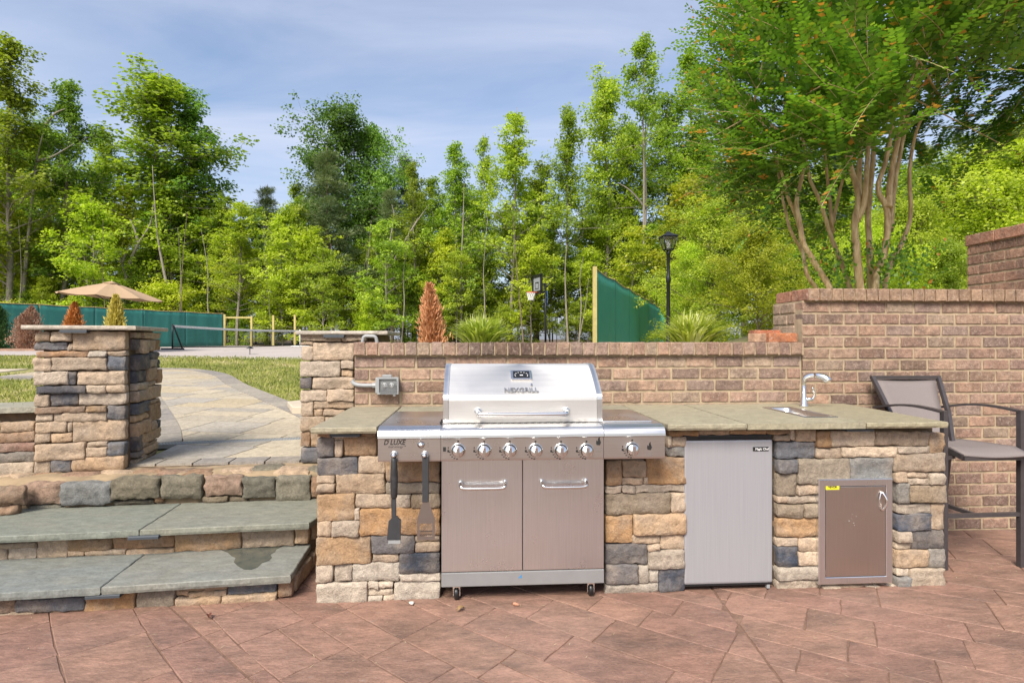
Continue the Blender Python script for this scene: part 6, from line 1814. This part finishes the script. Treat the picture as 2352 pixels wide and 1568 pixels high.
# ================================================================ WOODS
def tree_kit(seed, H, cb, prof, width, nb, clumps, leaves, leaf, rise, flat, mleaf, mbark, trunk_r, tspread=.9, lean=0.0, csize=.5, needle=False, up2=1.0):
    """one tree: (trunk mesh, crown mesh)"""
    rs = np.random.RandomState(seed); tr = MB()
    ctl = [(0, 0, -.3)]; x = y = 0
    for k in range(1, 8):
        x += rs.randn() * .012 * H * .4 + lean * H / 7; y += rs.randn() * .012 * H * .4
        ctl.append((x, y, H * .96 * k / 7))
    tp = [Vector(p) for p in catmull(ctl, 4)]
    def tat(t):
        k = max(0, min(.999, t)) * (len(tp) - 1); i = int(k); return tp[i].lerp(tp[min(i + 1, len(tp) - 1)], k - i)
    tr.tube(tp, [max(.015, trunk_r * (1.15 if i == 0 else 1) * (1 - .93 * i / (len(tp) - 1))) for i in range(len(tp))], 8)
    C = []; Nn = []; Aa = []; Ll = []; Ww = []; Tt = []
    for b in range(nb):
        t = cb + (1 - cb) * ((b + rs.rand()) / nb) ** .9
        az = rs.rand() * 6.2832
        f = (t - cb) / (1 - cb)
        ln = width / 2 * prof(f) * rs.choice([.5, .75, .95, 1.2]) * rs.uniform(.85, 1.12) + .15
        el = math.radians(rise[0] + (rise[1] - rise[0]) * f + rs.randn() * 16)
        p0 = tat(t * .97 - .02); out = Vector((math.cos(az), math.sin(az), 0)); sd_ = Vector((-out.y, out.x, 0))
        pts = []
        for k in range(6):
            u = k / 5; pts.append(p0 + out * ln * math.cos(el) * u + Vector((0, 0, ln * math.sin(el) * u - (.10 if not needle else .05) * ln * u * u)) + sd_ * (ln * .1 * rs.randn() * u))
        r0 = max(.012, trunk_r * .30 * (1 - t) + .012)
        tr.tube(pts, [r0 * (1 - .85 * k / 5) for k in range(6)], 5, False)
        nc = max(2, int(clumps * (0.5 + .7 * prof(f))))
        for c in range(nc):
            u = .25 + .75 * (c + rs.rand()) / nc
            k = min(4.999, u * 5); i = int(k); q = pts[i].lerp(pts[min(5, i + 1)], k - i)
            if needle:
                ends = [q + sd_ * (rs.randn() * ln * .2)]
            else:                                            # a side twig that fans out and up
                sl = ln * rs.uniform(.18, .45) * (1.2 - .5 * u) * tspread + .12
                dr = Vector(rs.randn(3)); dr.z = abs(dr.z) * up2 + .1; dr = (dr.normalized() + out * .45).normalized()
                e = q + dr * sl; tr.tube([q, e], [r0 * .3, r0 * .12], 3, False)
                ends = [e, q.lerp(e, .45) + Vector(rs.randn(3)) * .12] if rs.rand() < .6 else [e]
            for q in ends:
                cs = csize * rs.uniform(.5, 1.3)
                n = int(leaves * rs.uniform(.5, 1.3) * (cs / csize) ** 1.3) + 3; base_t = rs.uniform(.05, .8)
                g = rs.randn(n, 3); g /= np.maximum(np.linalg.norm(g, axis=1, keepdims=True), .3); g *= (rs.rand(n, 1) ** .45) * cs
                g[:, 2] *= flat
                C.append(g + np.array(q))
                if needle:
                    aa = g / np.maximum(np.linalg.norm(g, axis=1, keepdims=True), 1e-3) + np.array((0, 0, .35)) + rs.randn(n, 3) * .3; Aa.append(aa); Nn.append(rs.randn(n, 3))
                else:
                    aa = rs.randn(n, 3) * .7 + np.array(out) * .5; aa[:, 2] = aa[:, 2] * .5 - .35; Aa.append(aa)
                    nn = np.array((0, 0, .8)) + rs.randn(n, 3) * .6 + np.array(out) * .5; Nn.append(nn)
                s = leaf * rs.uniform(.65, 1.3, n); Ll.append(s); Ww.append(s * (.75 if not needle else .10))
                Tt.append(np.clip(base_t + rs.randn(n) * .2, 0, .8))
    me = leaf_mesh('crown', np.concatenate(C), np.concatenate(Aa), np.concatenate(Nn), np.concatenate(Ll), np.concatenate(Ww), np.concatenate(Tt), M[mleaf])
    return tr.mesh('trunk', M[mbark], False), me, H
cone = lambda f: max(.10, (1 - f) ** .75 * (1.0 if f > .12 else .75 + f * 2))
oval = lambda f: max(.18, math.sin(math.pi * min(1, .16 + .84 * f) ** .9) ** .7)
dome = lambda f: max(.16, (1 - f * f) ** .55)
tall = lambda f: max(.14, .8 * (1 - abs(f - .38) / .75) ** .8 if abs(f - .38) < .75 else .14)
KIT = {}
for k in range(3): KIT['poplar', k] = tree_kit(10 + k, 20, .20 + .05 * k, tall, 9.4, 58, 7, 34, .185, (30, 68), .8, ('leaf', 'leaf_mid', 'leaf')[k], 'bark', .19, csize=.55)
for k in range(2): KIT['spire', k] = tree_kit(20 + k, 20, .26, cone, 8.6, 64, 6, 30, .18, (28, 66), .8, 'leaf', 'bark', .14, csize=.48)
for k in range(2): KIT['oak', k] = tree_kit(30 + k, 18, .16, dome, 11.0, 62, 9, 40, .185, (18, 66), .75, ('leaf_dark', 'leaf_mid')[k], 'bark_dark', .24, csize=.68)
for k in range(2): KIT['pine', k] = tree_kit(40 + k, 18, .22, cone, 6.2, 74, 9, 60, .34, (2, 38), .6, 'needle', 'bark_dark', .18, csize=.42, needle=True)
for k in range(3): KIT['sapling', k] = tree_kit(50 + k, 9, .12, oval, 5.2, 40, 7, 26, .145, (22, 62), .5, ('leaf_lime', 'leaf', 'leaf_lime')[k], 'bark', .055, csize=.42, up2=.5)
for k in range(2): KIT['bush', k] = tree_kit(60 + k, 5, .02, dome, 5.2, 44, 8, 30, .125, (16, 66), .7, ('leaf', 'leaf_lime')[k], 'bark_dark', .06, csize=.42)
for k in range(2): KIT['thicket', k] = tree_kit(80 + k, 7, .02, dome, 6.2, 60, 10, 60, .085, (16, 66), .65, ('leaf', 'leaf_lime')[k], 'bark_dark', .06, csize=.42)
KIT['lofty', 0] = tree_kit(71, 22, .62, oval, 4.6, 34, 5, 26, .19, (20, 60), .75, 'leaf', 'bark', .13, csize=.48)
wr = random.Random(77)
NAMES = dict(poplar='tulip_tree', spire='young_tulip_tree', oak='broad_tree', pine='pine_tree', sapling='understory_tree', bush='leafy_shrub', thicket='leafy_thicket', lofty='slender_tree')
MARKS = [(-400, 'far beyond the end of the long green screen'), (-220, 'well beyond the end of the long green screen'), (-60, 'beyond the end of the long green screen'), (63, 'behind the dead brown arborvitae'), (170, 'behind the orange arborvitae'), (255, 'behind the tan umbrella'), (340, 'just past the umbrella rim'), (430, 'behind the black end of the net'), (516, 'behind the railed timber posts'), (640, 'behind the lone timber posts'), (750, 'above the pillar beside the counter'), (840, 'above the brick wall end by the pillar'),
         (915, 'between the pillar and the salmon dead shrub'), (993, 'behind the salmon dead shrub'), (1060, 'between the salmon shrub and the upright grass clump'), (1120, 'behind the upright grass clump'), (1180, 'between the upright grass clump and the hoop'), (1238, 'behind the basketball hoop'), (1305, 'between the hoop and the green windscreen'), (1366, 'behind the wooden end post of the windscreen'), (1440, 'behind the middle of the tall green windscreen'), (1500, 'beside the lamp post'),
         (1560, 'behind the lamp post'), (1620, 'behind the arching grass clump'), (1700, 'between the lamp post and the tall brick wall'), (1790, 'behind the left end of the tall brick wall'), (1870, 'behind the leaning crape myrtle stems'), (1970, 'behind the middle crape myrtle stems'), (2070, 'behind the straight crape myrtle stems'), (2150, 'between the crape myrtle and the brick pier'), (2260, 'behind the brick pier'), (2400, 'past the brick pier')]
def beside(px): return min(MARKS, key=lambda m: abs(m[0] - px))[1]
LOOK = dict(poplar=('light green tulip tree', 'mid green tulip tree', 'bright tulip tree'), spire=('slim young tulip tree', 'slim bright tulip tree'), oak=('dark broad tree', 'green broad tree'), pine=('dark pine', 'bluish pine'), sapling=('lime understory tree', 'fresh green understory tree', 'yellow green understory tree'), bush=('low green shrub', 'low lime shrub'))
def tree(kind, var, px, top_py, D, label, group=None, wide=1.0, sink=0.0, rz=None):
    tm, cm, H0 = KIT[kind, var]
    p = at_d(px, top_py, D); g = ground_z(p.x, p.y) - sink; H = p.z - g; s = H / H0
    t = empty(NAMES[kind], (p.x, p.y, g), wr.random() * 6.28 if rz is None else rz, label, 'tree' if kind not in ('bush', 'thicket') else 'shrub', group)
    t.scale = (s * wide, s * wide, s)
    put('trunk', tm, t); put('crown', cm, t)
    return t
G1, G2, G3 = 'trees standing in the woods', 'understory trees at the wood edge', 'trees deep in the woods'
hero = [
    ('poplar', 0, 20, 62, 36, 'tallest tulip tree above the left end of the long green screen', 1.15),
    ('poplar', 1, 140, 158, 38, 'tulip tree with pale leaning trunk behind the brown dead shrub', 1.05),
    ('poplar', 2, 350, 132, 40, 'broad tall tulip tree rising behind the tan umbrella', 1.75),
    ('poplar', 1, 452, 190, 42, 'tulip tree overlapping the broad one behind the umbrella', 1.25),
    ('oak', 0, 790, 222, 44, 'large dark green dome shaped tree rising above its neighbours', 1.05),
    ('oak', 1, 845, 275, 46, 'dark green tree leaning out behind the dome shaped one', .85),
    ('pine', 0, 750, 318, 38, 'dark pine in front of the large dome shaped tree', 1.25),
    ('pine', 1, 612, 405, 44, 'pine with open top in the gap of the skyline', 1.2),
    ('pine', 1, 928, 335, 50, 'dark pine behind the large dome shaped tree', 1.0),
    ('spire', 0, 955, 348, 37, 'young tulip tree right of the large dark dome', 1.0),
    ('spire', 1, 1052, 300, 38, 'young tulip tree with thin see-through crown above the salmon shrub', 1.15),
    ('spire', 0, 1113, 288, 40, 'narrow young tulip tree squeezed beside the sharp spire', .8),
    ('spire', 1, 1174, 226, 37, 'sharp spire shaped tulip tree standing clear of the skyline', 1.15),
    ('poplar', 0, 1302, 224, 39, 'tulip tree with rounded top beside the tallest cluster', .9),
    ('poplar', 2, 1385, 142, 40, 'tall broad tulip tree beside the slender bare trunked tree', 1.0),
    ('lofty', 0, 1482, 38, 35, 'slender tall tree with long bare pale trunk behind the green windscreen', .9),
    ('spire', 0, 1598, 62, 40, 'tall tulip tree half hidden behind the crape myrtle', 1.1),
    ('poplar', 1, 1540, 200, 44, 'tulip tree behind the lamp post', 1.0),
    ('poplar', 0, 235, 290, 43, 'mid height tulip tree filling the gap left of the broad umbrella tree', 1.2),
    ('poplar', 2, 85, 250, 42, 'leafy tulip tree between the two tallest at the screen end', 1.2),
    ('spire', 1, 545, 445, 36, 'short rounded tree in the dip of the skyline', 1.7),
    ('spire', 0, 690, 400, 43, 'tree leaning on the left flank of the dark dome', 1.3),
    ('spire', 1, 1000, 385, 41, 'young tulip tree behind the salmon shrub below the skyline', 1.3),
    ('spire', 0, 1235, 345, 41, 'young tulip tree between the sharp spire and the tall cluster', 1.5),
    ('poplar', 2, 1440, 255, 43, 'tulip tree filling between the tall cluster and slender bare tree', 1.1)]
for kind, var, px, top, D, lb, wd in hero: tree(kind, var, px, top, D, lb, G1, wd)
# the wood behind: rows of trees going back
for row, (D, n_, lo, hi) in enumerate(((42, 15, 400, 500), (50, 18, 390, 520), (60, 22, 400, 520))):
    for k in range(n_ + 4):
        px = -160 + (2700 / n_) * (k + wr.uniform(.1, .9)) if k < n_ else -520 + 90 * (k - n_ + wr.random())
        top = wr.uniform(lo, hi)
        if 500 < px < 660: top = max(top, 455)
        if px > 1560: top = wr.uniform(230, 360)
        if px < 250: top = wr.uniform(300, 450)
        kind = wr.choice(['poplar', 'poplar', 'spire', 'oak', 'pine' if 560 < px < 980 else 'poplar'])
        if px > 1560: kind = wr.choice(['poplar', 'spire'])
        v_ = wr.randrange(2); tree(kind, v_, px, top, D + wr.uniform(-3, 3), LOOK[kind][v_] + ' in the woods ' + beside(px), G3, wr.uniform(.95, 1.3))
# understory along the edge
for k in range(58):
    px = -100 + 2560 / 58 * (k + wr.uniform(.0, 1.0))
    left = px < 620
    top = wr.uniform(455, 600) if not left else wr.choice([wr.uniform(400, 520), wr.uniform(520, 660)])
    D = wr.uniform(33, 41) if not left else wr.uniform(35, 44)
    if px > 1560: top = wr.uniform(380, 540); D = wr.uniform(26, 34)
    v_ = wr.randrange(3); tree('sapling', v_, px, top, D, LOOK['sapling'][v_] + ' ' + beside(px), G2, wr.uniform(.85, 1.25))
for k in range(30):
    px = -60 + 1660 / 30 * (k + wr.random())
    v_ = wr.randrange(2); tree('bush', v_, px, wr.uniform(640, 715), wr.uniform(34, 41), LOOK['bush'][v_] + ' at ground level ' + beside(px), 'shrubs at the foot of the woods', wr.uniform(.9, 1.3))
for k, (px, top, D, wd) in enumerate(((1640, 470, 19, 1.1), (1745, 520, 15, 1.0), (1880, 430, 17, 1.1), (2080, 470, 13, 1.0), (2200, 380, 16, 1.2), (2330, 330, 14, 1.2), (2440, 260, 15, 1.2), (1990, 520, 11, 1.0), (2170, 560, 10.5, .9), (1590, 560, 22, 1.0))):
    tree('thicket', k % 2, px, top, D, ('tall green shrub ', 'tall lime shrub ')[k % 2] + beside(px), 'bright shrubs behind the brick walls', wd)
tree('pine', 0, 2325, 300, 20, 'grey green pine at the edge behind the brick pier', G1, 1.3)
# bare and forked trunks in front of the leaves
def bare(label, D, polys, r, m='bark', name='bare_tree'):
    p0 = at_d(*polys[0][0], D); g = ground_z(p0.x, p0.y)
    t = empty(name, (p0.x, p0.y, g), 0, label, 'tree', 'bare trunks at the wood edge')
    bpy.context.view_layer.update()
    for i, pl in enumerate(polys):
        pts = [at_d(*q, D) for q in pl]
        if i == 0: pts = [Vector((pts[0].x, pts[0].y, g - .2))] + pts
        cm = [Vector(q) for q in catmull([tuple(q) for q in pts], 4)]
        rr = [.72 * r * (1 if i == 0 else .6) * (1 - .93 * k / len(cm)) for k in range(len(cm))]
        child_world(MB().tube(cm, rr, 7).build('trunk' if i == 0 else 'limb', M[m]), t)
bare('pale leaning trunk rising from the left end of the green screen', 36.5, [[(52, 690), (62, 580), (72, 480), (84, 370), (104, 288)], [(104, 288), (125, 262), (150, 250)], [(84, 370), (120, 360), (170, 330)]], .26)
bare('forked dark trunk shaped like a Y behind the umbrella', 37.5, [[(290, 655), (300, 600), (318, 560), (345, 515), (352, 470)], [(292, 640), (278, 600), (258, 555), (228, 512)], [(318, 560), (310, 530), (300, 505)], [(280, 605), (292, 575), (298, 560)]], .24)
bare('leaning grey trunk right of the umbrella', 37.0, [[(402, 715), (385, 660), (372, 600), (362, 540), (355, 460), (350, 380)]], .20)
bare('thin straight trunk behind the tan umbrella', 37.5, [[(208, 700), (200, 640), (192, 570), (190, 520)]], .14)
bare('pale crooked forked trunk near the salmon dead shrub', 36.5, [[(924, 780), (916, 720), (906, 650), (905, 600), (930, 555), (960, 500)], [(905, 600), (896, 560), (905, 500), (900, 470)], [(930, 555), (950, 520), (985, 470)]], .17)
bare('straight pale trunk between the salmon shrub and the hoop', 36.5, [[(1058, 780), (1060, 700), (1060, 600), (1064, 500), (1066, 420)]], .15)
bare('straight pale trunk between the hoop and the green windscreen', 36.0, [[(1304, 780), (1300, 700), (1298, 620), (1302, 560)]], .16)
bare('twin thin trunks next to the green windscreen post', 35.5, [[(1330, 785), (1335, 700), (1332, 640), (1340, 590)], [(1330, 780), (1345, 700), (1352, 640)]], .09)
bare('tall pale trunk behind the green windscreen', 37.5, [[(1474, 690), (1476, 600), (1484, 480), (1482, 350), (1486, 220)], [(1484, 480), (1450, 440), (1420, 420)]], .22)
bare('brown pine trunk left of the salmon shrub', 36.5, [[(766, 760), (764, 690), (762, 620), (760, 560)]], .15, 'bark_dark')
bare('thin curved sapling stem left of the right pillar', 35.5, [[(545, 770), (548, 700), (542, 640)]], .07)
for k in range(26):
    px = wr.uniform(-20, 1640); b_ = wr.uniform(-25, 25)
    bare('thin upright stem in the woods ' + beside(px), wr.uniform(33, 40), [[(px, 784), (px + b_ * .3, 700), (px + b_ * .4 + wr.uniform(-6, 6), 620), (px + b_, wr.uniform(480, 570))]], wr.uniform(.045, .10), wr.choice(['bark', 'bark', 'bark_dark']), 'thin_tree')
